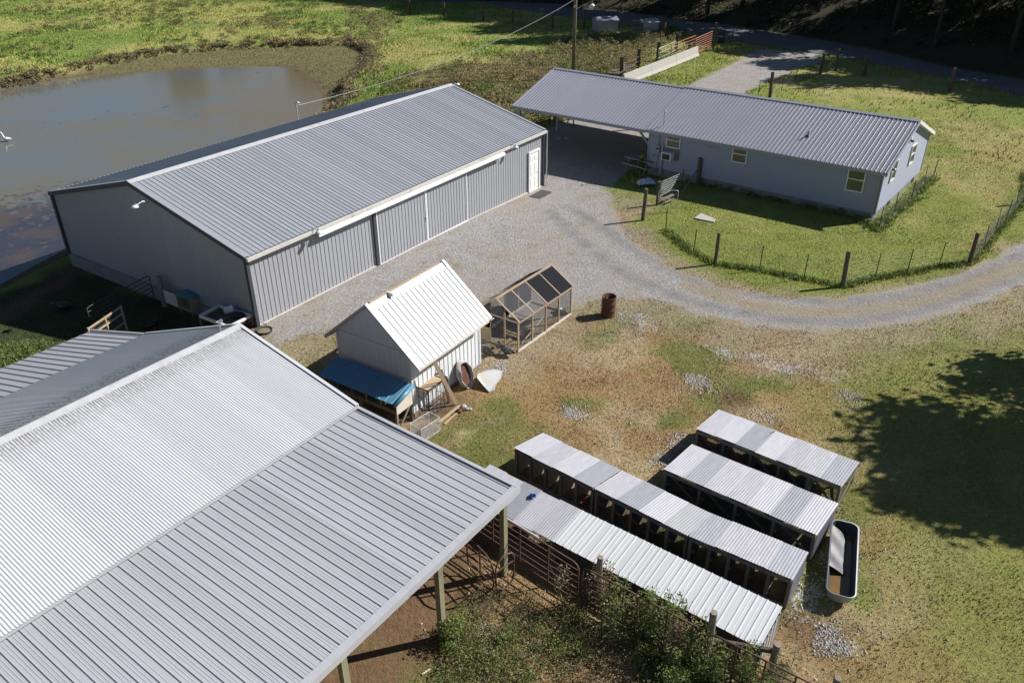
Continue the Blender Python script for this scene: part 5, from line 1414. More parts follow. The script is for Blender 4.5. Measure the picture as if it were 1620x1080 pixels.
for i in range(n):
    for j in range(n):
        x = -0.05 + 1.0*i/(n-1); y = -0.05 + 1.0*j/(n-1)
        e = max(abs(i-4), abs(j-4)) / 4
        tb.v.append((x, y, 0.97 - 0.12*e**3 + 0.05*math.sin(i*1.7)*math.cos(j*2.1)))
for i in range(n-1):
    for j in range(n-1): a_ = i*n+j; tb.f.append((a_, a_+n, a_+n+1, a_+1))
tp = tb.build('tarp', M['teal_cloth'], None, True); tp.location = (*kx, -0.5 + 0.0); tp.rotation_euler = (0, 0, BARN_YAW); tag(tp, 'crumpled teal tarp draped over the plywood box', 'tarp')
# raised frame bed with buckets
ft = thing('frame_table', 'waist high white edged frame table of odds and ends by the barn corner', 'table', (*(-12.36, 27.98), -0.4), R(-20))
c_ = [Vector((-12.41, 28.18, 0.45)), Vector((-10.98, 27.28, 0.45)), Vector((-10.36, 28.22, 0.45)), Vector((-11.93, 29.06, 0.45))]
ft.location = (c_[0].x, c_[0].y, -0.4); ft.rotation_euler = (0, 0, 0)
lc = [c - Vector((c_[0].x, c_[0].y, -0.4)) for c in c_]
for i in range(4):
    MB().bar(lc[i], lc[(i+1) % 4], 0.07, 0.10).build('edge_board', M['white_trim'], ft)
    MB().bar(lc[i] - Vector((0, 0, 0.05)), (lc[i].x, lc[i].y, 0.0), 0.07).build('leg', M['weathered'], ft)
MB().poly([lc[0] - Vector((0,0,0.12)), lc[1] - Vector((0,0,0.12)), lc[2] - Vector((0,0,0.12)), lc[3] - Vector((0,0,0.12))], (0, 0, -0.02)).build('table_top', M['insulation'], ft)
mid = (lc[0] + lc[2]) / 2; MB().bar(lc[0] * 0.5 + lc[1] * 0.5 - Vector((0,0,0.1)), lc[2] * 0.5 + lc[3] * 0.5 - Vector((0,0,0.1)), 0.05).build('cross_board', M['weathered'], ft)
bucket('bucket', (-11.53, 28.50), 0.50, 'white bucket lying on its side on the frame table', 'bucket', 'white_plastic', 0.16, 0.38, rot=(R(80), 0, R(110)))
o = MB().lathe([(0.001, 0.0), (0.17, 0.02), (0.2, 0.1), (0.12, 0.2), (0.001, 0.24)], 9).build('bundle', M['blue_bundle'] if 'blue_bundle' in M else M['rubber'], None, True); o.location = (*(-10.95, 28.33), 0.36); o.scale = (1.6, 1, 0.8); tag(o, 'dark bundled tarp next to the white bucket on the frame table', 'bundle')
o = thing('red_gas_can', 'red plastic can with a pink funnel by the barn corner', 'can', (*(-10.39, 28.31), -0.25))
MB().box(-0.14, 0.14, -0.1, 0.1, 0, 0.32).build('can_body', M['red_plastic'], o, bevel=0.03)
MB().tube([(0.08, 0, 0.32), (0.13, 0, 0.42)], 0.025, 8).build('spout', M['yellow'], o)
MB().tube([(-0.1, 0, 0.32), (-0.06, 0, 0.38), (0.02, 0, 0.38), (0.04, 0, 0.32)], 0.014, 6).build('handle', M['red_plastic'], o)
pn = MB().lathe([(0.001, 0.03), (0.25, 0.04), (0.30, 0.11), (0.315, 0.11), (0.27, 0.0), (0.001, 0.0)], 22).build('feed_pan', M['rubber'], None, True); pn.location = (*(-9.76, 27.68), 0.0); tag(pn, 'round black feed pan on the ground at the barn corner', 'pan')
MB().lathe([(0.001, 0.05), (0.25, 0.05)], 22).build('feed', M['pan_food'], pn)
MB().tube([(0.0, 0.3, 0.09), (-0.05, 0.42, 0.11), (-0.25, 0.55, 0.10)], 0.012, 6).build('handle', M['rubber'], pn)
pj = thing('pipe_jack', 'upright galvanized pump stand with a white pipe at the barn corner', 'pump', (*(-10.68, 28.74), -0.3))
MB().tube([(0, 0, 0), (0, 0, 1.0), (-0.05, 0.0, 1.15), (-0.3, -0.15, 1.2)], 0.035, 8).build('stand_pipe', M['galv_pipe'], pj)
MB().tube([(0.02, 0.0, 0.95), (0.35, 0.0, 1.0), (0.42, 0.05, 0.85)], 0.02, 8).build('pump_handle', M['galv_pipe'], pj)
MB().lathe([(0.001, 0.1), (0.06, 0.08), (0.07, 0.0)], 12, (0, 0, 1.1)).build('pump_cap', M['teal_cloth'], pj)

# ================================================================ fenced lawn: wooden posts, steel posts, field wire
def fence(name, label, path, posts, tposts, closed=False, wires=8, h=1.1, thing_cat='fence'):
    """path: ground points the wire follows; posts: (xy, height, radius, lean); tposts: xy list"""
    o = Vector((path[0][0], path[0][1], 0))
    t = thing(name, label, thing_cat, tuple(o))
    for (xy, hh, r, ln) in posts:
        m = MB(); k = 9
        m.tube([(0, 0, -0.3), (0.01, 0, hh * 0.5), (-0.005, 0.006, hh - 0.03), (0, 0, hh)], [r * 1.05, r, r * 0.98, r * 0.88], k)
        p = m.build('wood_post', M['old_post'], t); p.location = (xy[0] - o.x, xy[1] - o.y, ghs(*xy)); p.rotation_euler = (R(ln[0]), R(ln[1]), random.uniform(0, 3))
    tm = MB(); tm.box(-0.022, 0.022, -0.004, 0.004, -0.3, 1.22).box(-0.004, 0.004, -0.03, 0.0, -0.3, 1.22).mesh
    tme = tm.mesh('steel_post', M['tpost'])
    for xy in tposts:
        p = link('steel_post', tme, t, (xy[0] - o.x, xy[1] - o.y, ghs(*xy))); p.rotation_euler = (R(random.uniform(-2, 2)), R(random.uniform(-2, 2)), random.uniform(0, 3))
    if wires:
        m = MB(); P = [Vector((p[0] - o.x, p[1] - o.y, ghs(p[0], p[1]))) for p in path]
        for k in range(wires):
            z = 0.08 + (h - 0.08) * (k / (wires - 1)) ** 1.15
            m.tube([p + Vector((0, 0, z)) for p in P], 0.0022, 3, False)
        for a, b in zip(P[:-1], P[1:]):
            n = max(1, int((b - a).length / 0.3))
            for i in range(n):
                q = a + (b - a) * i / n
                m.tube([q + Vector((0, 0, 0.08)), q + Vector((0, 0, h))], 0.0015, 3, False)
        w = m.build('field_wire', M['wire'], t); w['kind'] = 'stuff'
    return t
p1 = [(7.81, 38.05), (8.68, 35.32), (9.41, 34.00), (11.27, 33.29), (12.99, 32.34), (14.45, 31.55), (16.18, 32.38), (17.82, 32.90), (19.55, 33.57), (21.14, 33.91), (22.64, 35.59), (24.39, 37.82), (25.59, 39.11), (26.95, 40.76), (28.43, 42.32), (31, 47)]
fence('yard_fence', 'field wire fence curving round the front lawn beside the gravel drive', p1,
      [((9.41, 34.00), 1.55, 0.085, (0, 1)), ((14.45, 31.55), 1.62, 0.10, (0, 5)), ((21.14, 33.91), 1.5, 0.095, (0, 4)), ((28.28, 41.92), 1.5, 0.09, (0, 2))],
      [(7.81, 38.05), (8.68, 35.32), (11.27, 33.29), (12.99, 32.34), (16.18, 32.38), (17.82, 32.90), (19.55, 33.57), (22.64, 35.59), (24.39, 37.82), (25.59, 39.11), (26.95, 40.76)])
wood_post('gate_post', 'tall dark split post standing alone at the gravel edge left of the small gate', (6.89, 39.72), 1.66, 0.10, 'old_post', lean=(0, 2))
wood_post('gate_post', 'dark post just behind the small yard gate', (8.04, 42.10), 1.25, 0.10, 'old_post')
p2 = [(10.31, 46.20), (10.97, 45.38), (12.77, 44.25), (14.37, 42.96), (15.93, 41.73), (17.89, 40.18), (18.64, 38.13), (20.33, 40.35), (22.00, 42.18), (23.96, 44.92), (24.99, 46.05)]
fence('garden_fence', 'low wire fence on steel posts close along the house wall', p2, [], [p2[0]] + p2[2:], wires=7, h=1.0)
cpst = wood_post('corner_post', 'thick old post with a slanting brace in front of the house wall', (10.93, 45.39), 1.55, 0.14, 'old_post')
MB().bar((0.0, 0.0, 1.05), ((9.64, 43.64)[0] - (10.93, 45.39)[0], (9.64, 43.64)[1] - (10.93, 45.39)[1], 0.03), 0.07).build('brace', M['weathered'], cpst)
p3 = [(20.50, 67.78), (21.25, 67.09), (22.79, 69.14), (24.88, 72.30), (27.00, 74.90), (28.33, 75.98), (30.27, 77.37), (32.16, 75.37), (34.06, 74.25), (35.91, 72.39), (36.83, 68.94), (38.33, 66.86), (39.93, 63.85), (52, 58)]
fence('back_fence', 'field wire fence with dark wooden posts along the road behind the house', p3,
      [((21.25, 67.09), 2.0, 0.14, (0, 2)), ((28.24, 75.70), 1.8, 0.13, (0, 2)), ((30.37, 77.66), 1.9, 0.15, (0, 3)), ((32.16, 75.37), 1.8, 0.15, (0, 2)), ((36.83, 68.94), 1.9, 0.15, (0, 2))],
      [(20.50, 67.78), (22.79, 69.14), (24.88, 72.30), (27.00, 74.90), (34.06, 74.25), (35.91, 72.39), (38.33, 66.86), (39.93, 63.85)])
p4 = [(-40, 133), (-11.39, 109.76), (-8.79, 113.05), (-3.60, 109.60), (0.21, 107.39), (5.05, 103.75), (8.82, 102.71), (12.48, 100.74), (17.50, 97.05)]
fence('roadside_fence', 'wire fence with scattered posts between the pasture and the road', p4,
      [((-13.71, 116.09), 2.2, 0.16, (0, 0)), ((-8.79, 113.05), 1.9, 0.14, (0, 0)), ((-3.60, 109.60), 2.2, 0.15, (0, 0)), ((0.21, 107.39), 2.0, 0.14, (0, 0)), ((5.01, 102.78), 1.9, 0.12, (0, 0)), ((8.82, 102.71), 2.2, 0.17, (0, 0)), ((17.21, 95.35), 1.7, 0.15, (0, 0))],
      [(-10.27, 114.82), (-7.42, 112.45), (-4.72, 111.27), (1.31, 106.85)], wires=5)
# small gate
gt = pipe_gate('yard_gate', 'small galvanized tube gate with wire mesh standing open on the lawn', (7.86, 41.03), (8.87, 40.92), 1.15, 'galv_pipe', rails=2, verts=0, corner=0.08, r=0.02)
m = MB()
Lg = (Vector((8.87, 40.92)) - Vector((7.86, 41.03))).length
for i in range(1, 9): m.tube([(Lg * i / 9, 0, 0.15), (Lg * i / 9, 0, 1.13)], 0.004, 4, False)
m.build('wire_mesh', M['wire'], gt)
fr = thing('wire_section', 'loose sloping wire fence section running back from the small gate', 'fence', (8.24, 42.51), 0)
q = Vector((*(9.78, 44.39), 0)) - Vector((*(8.24, 42.51), 0)); m = MB()
for k in range(7): m.tube([(0, 0, 0.3 + 0.13*k), (q.x, q.y, 0.3 + 0.12*k)], 0.0045, 4, False)
m.build('wire_strands', M['galv_pipe'], fr)
MB().tube([(q.x, q.y, 0), (q.x, q.y, 1.2)], 0.025, 6).build('steel_post', M['tpost'], fr)
loose_boards('bench_plank', 'weathered grey plank on blocks just inside the small gate', (*(8.24, 42.10), 0), R(48), [((0, 0, 0.18), (1.2, 0.0, 0.2), 0.2, 0.05), ((0.1, -0.15, 0.06), (0.9, -0.25, 0.08), 0.12, 0.05)], 'weathered')
sb = MB(); sb.poly([(0, 0, 0.02), (0.95, -0.5, 0.02), (1.1, -0.1, 0.02), (0.45, 0.75, 0.02)], (0, 0, -0.06)); o = sb.build('concrete_cover', M['concrete'], None, bevel=0.01)
o.location = (*(9.60, 39.79), 0.03); o.rotation_euler = (0, 0, R(-5)); tag(o, 'pale concrete cover slab set in the lawn before the house', 'slab')

# picnic table, bucket, bag
def picnic():
    a = Vector((6.97, 47.29)); b = Vector((8.34, 45.80)); d = b - a; L = 2.0
    t = thing('picnic_table', 'grey weathered picnic table in the shade at the house corner', 'picnic table', (*(7.91, 47.91), 0), math.atan2(d.y, d.x))
    for i in range(5): MB().box(-L/2, L/2, -0.36 + i*0.15, -0.23 + i*0.15, 0.71, 0.75).build('top_plank', M['grey_wood'], t)
    for y in (-0.72, 0.58):
        MB().box(-L/2, L/2, y, y + 0.14, 0.42, 0.46).build('seat_plank', M['grey_wood'], t)
    for x in (-0.7, 0.7):
        MB().bar((x, -0.62, 0.0), (x, -0.22, 0.71), 0.09, 0.04).build('leg', M['weathered'], t)
        MB().bar((x, 0.62, 0.0), (x, 0.22, 0.71), 0.09, 0.04).build('leg', M['weathered'], t)
        MB().box(x + 0.03, x + 0.07, -0.7, 0.7, 0.33, 0.42).build('cross_bar', M['weathered'], t)
picnic()
bucket('bucket', (7.86, 47.41), 0.75, 'yellow bucket with black print standing on the picnic table', 'bucket', 'yellow', 0.15, 0.36)
yb = [o for o in COL.objects if o.name.startswith('bucket') and 'yellow' in o['label']][0]
MB().box(-0.10, -0.02, -0.155, -0.145, 0.10, 0.20).box(0.02, 0.06, -0.155, -0.145, 0.10, 0.24).build('print', M['black'], yb)
bg_ = MB(); nn_ = 12
random.seed(5)
for i in range(nn_):
    for j in range(8):
        x = -0.55 + 1.1 * i / (nn_-1); y = -0.3 + 0.6 * j / 7
        e = max(0, 1 - (x/0.56)**2) * max(0, 1 - (y/0.31)**2)
        bg_.v.append((x, y, 0.36 * e ** 0.5 * random.uniform(0.75, 1.1)))
for i in range(nn_-1):
    for j in range(7): a_ = i*8+j; bg_.f.append((a_, a_+8, a_+9, a_+1))
o = bg_.build('plastic_bag', M['bag_blue'], None); o.location = (*(7.89, 45.41), 0.0); o.rotation_euler = (0, 0, R(10)); tag(o, 'crumpled blue and white plastic bag on the grass by the picnic table', 'bag')
for (u, lab) in (((3.32, 55.11), 'scrap of white litter on the shaded gravel, left of its pair'), ((3.85, 55.10), 'scrap of white litter on the shaded gravel, right of its pair')):
    m = MB(); m.lathe([(0.001, 0.05), (0.12, 0.04), (0.2, 0.0)], 7); o = m.build('litter', M['bag_blue'], None); o.location = (*u, -0.02); tag(o, lab, 'litter')
# under the carport: saw horse frame and boxes
sw = thing('swing_frame', 'green painted a frame stand at the carport edge', 'stand', (2.94, 58.26), R(20))
for x in (0, 1.5):
    for y in (-0.55, 0.55): MB().bar((x, y, 0), (x, 0, 1.75), 0.07).build('leg', M['tpost'], sw)
    MB().bar((x, -0.3, 0.8), (x, 0.3, 0.8), 0.05).build('cross_bar', M['tpost'], sw)
MB().bar((-0.1, 0, 1.77), (1.6, 0, 1.77), 0.08).build('top_bar', M['tpost'], sw)
for (u, c, s_, lab, rz) in (((3.53, 59.86), 'yellow', (0.55, 0.35, 0.55), 'yellow carton beyond the green frame stand under the carport', 20), ((3.24, 59.68), 'red_plastic', (0.25, 0.3, 0.42), 'red carton beside the yellow carton under the carport', 10)):
    o = thing('carton', lab, 'carton', u, R(rz))
    MB().box(-s_[0]/2, s_[0]/2, -s_[1]/2, s_[1]/2, 0, s_[2]).build('carton_body', M[c], o, bevel=0.01)
    MB().box(-s_[0]/2 + 0.03, s_[0]/2 - 0.2, -s_[1]/2 - 0.006, -s_[1]/2 - 0.001, 0.08, s_[2] * 0.5).build('print', M['white_plastic'], o)
wood_post('stub_post', 'short dark stump of a post under the far carport edge', (6.45, 59.46), 0.5, 0.14, 'old_post')

# ================================================================ concrete barriers, gates and roadside things
def barrier(name, label, a, b):
    d = Vector((b[0] - a[0], b[1] - a[1], 0)); L = d.length
    t = thing(name, label, 'barrier', (a[0], a[1], 0), math.atan2(d.y, d.x), 'concrete barriers along the pen')
    pr = [(-0.30, 0.0), (-0.30, 0.08), (-0.17, 0.33), (-0.09, 0.95), (0.09, 0.95), (0.17, 0.33), (0.30, 0.08), (0.30, 0.0)]
    m = MB(); m.poly([(0.01, y, z) for (y, z) in pr], (L - 0.02, 0, 0)); m.build('barrier_body', M['concrete'], t, bevel=0.02)
    for x in (L * 0.25, L * 0.75): MB().box(x - 0.2, x + 0.2, -0.302, -0.296, 0.0, 0.06).build('drain_slot', M['char'], t)
bA, bB = Vector((*(9.69, 71.51), 0)), Vector((*(18.85, 85.09), 0))
for i, lab in enumerate(('pale concrete road barrier half hidden behind the carport roof', 'pale concrete road barrier between its two neighbours in the row', 'pale concrete road barrier whose cut end faces the driveway grass')):
    barrier('concrete_barrier', lab, tuple(bA + (bB - bA) * i / 3), tuple(bA + (bB - bA) * (i + 1) / 3))
PG = 'red and galvanized pipe gates behind the barriers'
pipe_gate('pipe_gate', 'red pipe gate between the barrier end and the black bin', (18.60, 85.09), (21.62, 90.08), 1.7, 'red_gate', rails=7, verts=1, group=PG, r=0.04)
pipe_gate('pipe_gate', 'red pipe gate rising behind the middle barrier', (15.54, 81.53), (18.94, 86.83), 1.7, 'red_gate', rails=5, verts=1, group=PG, r=0.035)
pipe_gate('pipe_gate', 'galvanized pipe gate leaning among weeds behind the barriers', (14.16, 80.61), (16.61, 84.79), 1.5, 'galv_pipe', rails=3, verts=1, group=PG, r=0.035)
pipe_gate('pipe_gate', 'low rust coloured pipe gate nearest the carport roof', (10.20, 75.70), (12.32, 79.72), 1.0, 'rust_pipe', rails=2, verts=1, group=PG, r=0.035)
for (u, h_, lab) in (((9.96, 75.15), 1.75, 'dark square post nearest the carport ridge'), ((12.10, 79.42), 1.7, 'dark square post second along the barrier pen'), ((14.51, 82.83), 1.75, 'dark square post third along the barrier pen'), ((17.11, 87.21), 1.9, 'dark square post before the red gate'), ((18.84, 89.00), 1.9, 'grey square post in the middle of the red gate run'), ((21.60, 89.70), 2.5, 'tall dark square post beside the black wheeled bin')):
    wood_post('pen_post', lab, u, h_, 0.13, 'old_post', square=True, group='square posts of the barrier pen', z=0)
lm = loose_boards('lumber_stack', 'grey boards laid across behind the lowest barrier', (*(9.93, 73.55), 0), R(63), [((0.4 + i*0.5, 0.5, 0.5), (0.4 + i*0.5, 1.6, 0.45), 0.28, 0.06) for i in range(9)], 'weathered')
wb = thing('wheeled_bin', 'black wheeled rubbish bin beside the red gate by the road', 'bin', (22.95, 92.39), R(-20))
m = MB(); b0 = [(-0.28, -0.3, 0.08), (0.28, -0.3, 0.08), (0.28, 0.3, 0.08), (-0.28, 0.3, 0.08)]; b1 = [(-0.36, -0.38, 1.05), (0.36, -0.38, 1.05), (0.36, 0.38, 1.05), (-0.36, 0.38, 1.05)]
m.v = b0 + b1; m.f = [(3, 2, 1, 0), (4, 5, 6, 7), (0, 1, 5, 4), (1, 2, 6, 5), (2, 3, 7, 6), (3, 0, 4, 7)]; m.build('bin_body', M['rubber'], wb, bevel=0.03)
m = MB(); m.poly([(-0.39, -0.42, 1.06), (0.39, -0.42, 1.06), (0.39, 0.42, 1.06), (-0.39, 0.42, 1.06)], (0, 0, 0.07)); m.build('bin_lid', M['rubber'], wb, bevel=0.03)
for x in (-0.3, 0.3): MB().tube([(x - 0.04, 0.33, 0.13), (x + 0.04, 0.33, 0.13)], 0.13, 14).build('wheel', M['black'], wb)
MB().box(-0.25, 0.25, -0.36, -0.345, 0.75, 0.95).build('bin_sticker', M['white_plastic'], wb); MB().tube([(-0.3, 0.44, 1.08), (0.3, 0.44, 1.08)], 0.03, 6).build('handle', M['black'], wb)
mb = thing('mailbox', 'white round topped mailbox on a post at the road edge', 'mailbox', (24.39, 93.16), R(25))
MB().box(-0.05, 0.05, -0.05, 0.05, -0.2, 1.15).build('post', M['weathered'], mb)
m = MB(); pr = [(-0.13, 0)] + [(-0.13 * math.cos(PI*i/8), 0.14 + 0.13 * math.sin(PI*i/8)) for i in range(9)] + [(0.13, 0)]
m.poly([(-0.28, y, 1.15 + z) for (y, z) in pr], (0.56, 0, 0)); m.build('box', M['white_plastic'], mb)
MB().box(-0.1, 0.0, -0.145, -0.132, 1.3, 1.45).build('flag', M['red_plastic'], mb)
# two small metal shelters in the weeds
def shelter(name, label, xy, rz, L, W, H, mat):
    t = thing(name, label, 'shelter', xy, rz)
    for (a, b, c, d) in ((0, L, 0, 0.05), (0, L, W - 0.05, W), (0, 0.05, 0.05, W - 0.05)): MB().box(a, b, c, d, 0, H).build('wall', M[mat], t)
    for s_ in (0, 1):
        y0 = -0.12 if s_ == 0 else W + 0.12
        me = sheet_mesh('roof_sheet', wave_profile(L + 0.2, 0.15, 0.03, 4), math.hypot(W/2 + 0.12, 0.32), M[mat]); o = link('roof_sheet', me, t)
        if s_ == 0: frame(o, (-0.1, y0, H - 0.02), (1, 0, 0), (0, W/2 + 0.12, 0.32))
        else: frame(o, (L + 0.1, y0, H - 0.02), (-1, 0, 0), (0, -(W/2 + 0.12), 0.32))
    g = MB(); g.poly([(0.0, 0, H), (0.0, W, H), (0.0, W/2, H + 0.28)], (0.05, 0, 0)); g.build('gable', M[mat], t)
    return t
shelter('animal_shelter', 'small galvanized peaked shelter in the shaded weeds by the road', (10.08, 99.87), R(12), 2.6, 1.9, 1.3, 'galv_dark')
shelter('animal_shelter', 'small galvanized shelter with boards next to it behind the pen', (15.62, 97.09), R(15), 1.3, 1.4, 1.5, 'galv_dark')
for k in range(3):
    loose_boards('rail_pile', ['stacked rails before the second shelter, lowest', 'stacked rails before the second shelter, middle', 'stacked rails before the second shelter, topmost'][k], (*(13.20, 96.27), 0), R(5), [((0, 0, 0.3 + 0.35*k), (2.6, 0.2, 0.3 + 0.35*k), 0.1, 0.12)], 'weathered')
# utility pole with yard light and service wires
def pole():
    x, y = (5.96, 76.32)
    x, y = 5.6, 75.0
    t = thing('utility_pole', 'tall wooden utility pole with a yard light and service wires behind the carport', 'utility pole', (x, y, 0), 0)
    MB().tube([(0, 0, -0.3), (0, 0, 6), (0.02, 0, 11.5)], [0.17, 0.15, 0.12], 12).build('pole_shaft', M['pole_wood'], t, True)
    MB().tube([(0.05, 0, 5.75), (0.7, 0, 6.05), (1.15, 0, 6.1)], 0.03, 6).build('light_arm', M['galv_pipe'], t)
    MB().lathe([(0.001, 0.14), (0.12, 0.12), (0.26, 0.0), (0.22, -0.08), (0.001, -0.1)], 14, (1.45, 0, 6.06)).build('lamp_head', M['white_plastic'], t, True)
    MB().lathe([(0.001, 0.3), (0.05, 0.28), (0.05, 0.14)], 10, (1.45, 0, 6.06)).build('photocell', M['teal_cloth'], t)
    MB().box(-0.17, 0.17, -0.2, -0.1, 5.9, 6.1).build('bracket', M['galv_pipe'], t)
    # catenary to the barn mast and onward
    bx = BARN_O + eb * (BL - 6.1) + nb * (BW + 0.25)
    e = Vector((bx[0] - x, bx[1] - y, 3.85)); s0 = Vector((0, -0.1, 6.6))
    pts = []
    for i in range(25):
        q = i / 24; p = s0 + (e - s0) * q; p.z -= 4 * 0.9 * q * (1 - q); pts.append(p)
    MB().tube(pts, 0.017, 5).build('service_wire', M['galv_pipe'], t)
    e2 = Vector((30, 22, 9.0)); pts = []
    for i in range(20):
        q = i / 19; p = Vector((0, 0, 6.7)) + (e2 - Vector((0, 0, 6.7))) * q; p.z -= 4 * 0.9 * q * (1 - q); pts.append(p)
    MB().tube(pts, 0.016, 5).build('service_wire', M['galv_pipe'], t)
pole()

# ================================================================ foliage
def leaves_mesh(name, C, N_, size, mat, elong=1.6, vary=None):
    """one quad leaf clump per centre, turned at random"""
    n = len(C)
    u = RNG.normal(size=(n, 3)); u /= np.linalg.norm(u, axis=1)[:, None]
    w = np.cross(u, N_); w /= np.linalg.norm(w, axis=1)[:, None] + 1e-9
    u = np.cross(N_, w); u /= np.linalg.norm(u, axis=1)[:, None] + 1e-9
    s = (np.asarray(size) * RNG.uniform(0.6, 1.4, n))[:, None]
    a = C - u * s * elong * 0.5; b = C + w * s * 0.5; c = C + u * s * elong * 0.5; d = C - w * s * 0.5
    v = np.stack([a, b, c, d], 1).reshape(-1, 3)
    q = np.arange(4 * n).reshape(n, 4)
    me = bpy.data.meshes.new(name)
    me.vertices.add(4 * n); me.vertices.foreach_set('co', v.astype(np.float32).ravel())
    me.loops.add(4 * n); me.loops.foreach_set('vertex_index', q.astype(np.int32).ravel())
    me.polygons.add(n); me.polygons.foreach_set('loop_start', np.arange(0, 4 * n, 4)); me.polygons.foreach_set('loop_total', np.full(n, 4))
    me.update(calc_edges=True)
    at = me.attributes.new('vary', 'FLOAT', 'FACE')
    at.data.foreach_set('value', (RNG.random(n) if vary is None else vary).astype(np.float32))
    me.materials.append(M[mat])
    return me

def make_tree(seed, h, cr, crown_base, nleaf, mat, leafsize=0.34):
    rnd = random.Random(seed)
    m = MB(); lean = (rnd.uniform(-0.4, 0.4), rnd.uniform(-0.4, 0.4))
    tp = [(0, 0, -0.5), (lean[0]*0.1, lean[1]*0.1, h*0.2), (lean[0]*0.5, lean[1]*0.5, h*0.5), (lean[0], lean[1], h*0.9)]
    r0 = 0.013 * h
    m.tube(tp, [r0*1.2, r0, r0*0.7, r0*0.15], 9)
    tips = []
    for i in range(11):
        z = crown_base + (h*0.85 - crown_base) * i / 10
        a = rnd.uniform(0, 6.28); L = cr * (1.0 - 0.5 * i / 10) * rnd.uniform(0.6, 1.0)
        k = z / (h*0.9); b0 = Vector((lean[0]*k, lean[1]*k, z))
        e = b0 + Vector((math.cos(a)*L, math.sin(a)*L, L*0.35))
        mid = (b0 + e) / 2 + Vector((0, 0, L*0.12))
        m.tube([b0, mid, e], [r0*0.38, r0*0.22, r0*0.06], 5)
        tips += [mid, e, e + Vector((rnd.uniform(-1, 1), rnd.uniform(-1, 1), 0.6))]
    trunk = m.mesh('trunk', M['bark'], True)
    rg = np.random.default_rng(seed)
    cl = []
    for tpv in tips: cl.append((np.array(tpv), rg.uniform(0.22, 0.42) * cr))
    for i in range(14):
        a = rg.uniform(0, 6.28); z = rg.uniform(crown_base + 0.1*h, h); rr = cr * math.sqrt(max(0.05, 1 - ((z - (crown_base + h)/2) / ((h - crown_base)/2))**2)) * rg.uniform(0.4, 0.85)
        cl.append((np.array([math.cos(a)*rr, math.sin(a)*rr, z]), rg.uniform(0.25, 0.42) * cr))
    per = nleaf // len(cl); C = []; N_ = []; V = []
    for (c, r) in cl:
        d = rg.normal(size=(per, 3)); d /= np.linalg.norm(d, axis=1)[:, None]
        rr = r * rg.uniform(0.35, 1.05, per)[:, None]
        C.append(c + d * rr * np.array([1, 1, 0.75])); nn = d + rg.normal(size=(per, 3)) * 0.6 + np.array([0, 0, 0.4]); N_.append(nn / np.linalg.norm(nn, axis=1)[:, None])
        V.append(np.clip(rg.uniform(0, 1) * 0.6 + rg.uniform(0, 0.4, per), 0, 1))
    crown = leaves_mesh('crown', np.concatenate(C), np.concatenate(N_), leafsize, mat, vary=np.concatenate(V))
    return trunk, crown

TREES = [make_tree(1, 15, 4.6, 5.0, 5200, 'leaf'), make_tree(2, 17, 4.2, 6.0, 5200, 'leaf_autumn'), make_tree(3, 13, 4.4, 4.0, 5200, 'leaf')]
def plant_tree(x, y, kind, s, sz, label, group=None):
    tr, cr = TREES[kind]
    t = thing('tree', label, 'tree', (x, y, ghs(x, y) - 0.1), random.uniform(0, 6.28), group)
    t.scale = (s, s, sz)
    link('trunk', tr, t); link('crown', cr, t)
    return t
random.seed(21)
pts = []
RF = [np.array(p) for p in ROAD_FAR]
tries = 0
seg = [(RF[i], RF[i+1]) for i in range(len(RF)-1)]
wl = [np.linalg.norm(b - a) for a, b in seg]
while len(pts) < 86 and tries < 6000:
    tries += 1
    i = random.choices(range(len(seg)), wl)[0]; a, b = seg[i]
    p = a + (b - a) * random.random(); d = (b - a) / np.linalg.norm(b - a); n = np.array((-d[1], d[0])); n = n if n[1] > 0 else -n
    if i == len(seg) - 1 and p[1] < 30: continue
    off = random.choice([random.uniform(2.5, 7), random.uniform(2.5, 14), random.uniform(8, 30)])
    q = p + n * off
    if q[0] < -22 or q[0] > 105: continue
    if all((q[0]-r[0])**2 + (q[1]-r[1])**2 > 4.0**2 for r in pts): pts.append((q[0], q[1], off))
for (x, y, off) in pts:
    k = random.randrange(3); far = x < 34
    s = random.uniform(0.95, 1.2) * (1.18 if far else 0.92); sz = random.uniform(0.9, 1.15) * (1.38 if far and x > -6 else 0.92)
    plant_tree(x, y, k, s, sz, 'tall slender tree on the dark wooded bank across the road', 'trees on the wooded bank across the road')
for (x, y, s, lab) in ((-14.5, 137, 0.95, 'tree beyond the far field corner casting the left shadow streak'), (-20, 141, 1.0, 'tree at the road bend above the far field corner')):
    plant_tree(x, y, 0, s, 0.9, lab)
# the big tree right of the coops whose shadow lies on the grass
bt = thing('shade_tree', 'broad tree standing right of the coops, its shadow across the grass', 'tree', (26.0, 22.7, 0), 1.0)
tr, cr = make_tree(9, 11.0, 4.6, 4.2, 12500, 'leaf', 0.27)
link('trunk', tr, bt); link('crown', cr, bt)
bt2 = thing('shade_tree', 'second tree standing close behind the broad one right of the yard', 'tree', (31.0, 23.6, 0), 2.0)
link('trunk', tr, bt2); link('crown', cr, bt2)
# trees past the far side of the pasture, seen mirrored in the pond
for i, (x, y, s) in enumerate(((-24, 160, 1.3), (-31, 163, 1.2), (-38, 158, 1.25), (-55, 166, 1.0), (-63, 160, 1.15), (-69, 165, 1.1), (-100, 165, 1.0), (-112, 160, 1.0))):
    plant_tree(x, y, i % 3, s, s, 'tree in the line beyond the far end of the pasture', 'tree line beyond the pasture')

def in_view(x, y, m=0.06):
    d = y * math.cos(PITCH) + CAMH * math.sin(PITCH)
    u = x / d; w = (y * math.sin(PITCH) - CAMH * math.cos(PITCH)) / d
    return (np.abs(u) < 0.6387 + m) & (w > -0.4258 - m) & (w < 0.4258 + m) & (d > 1)

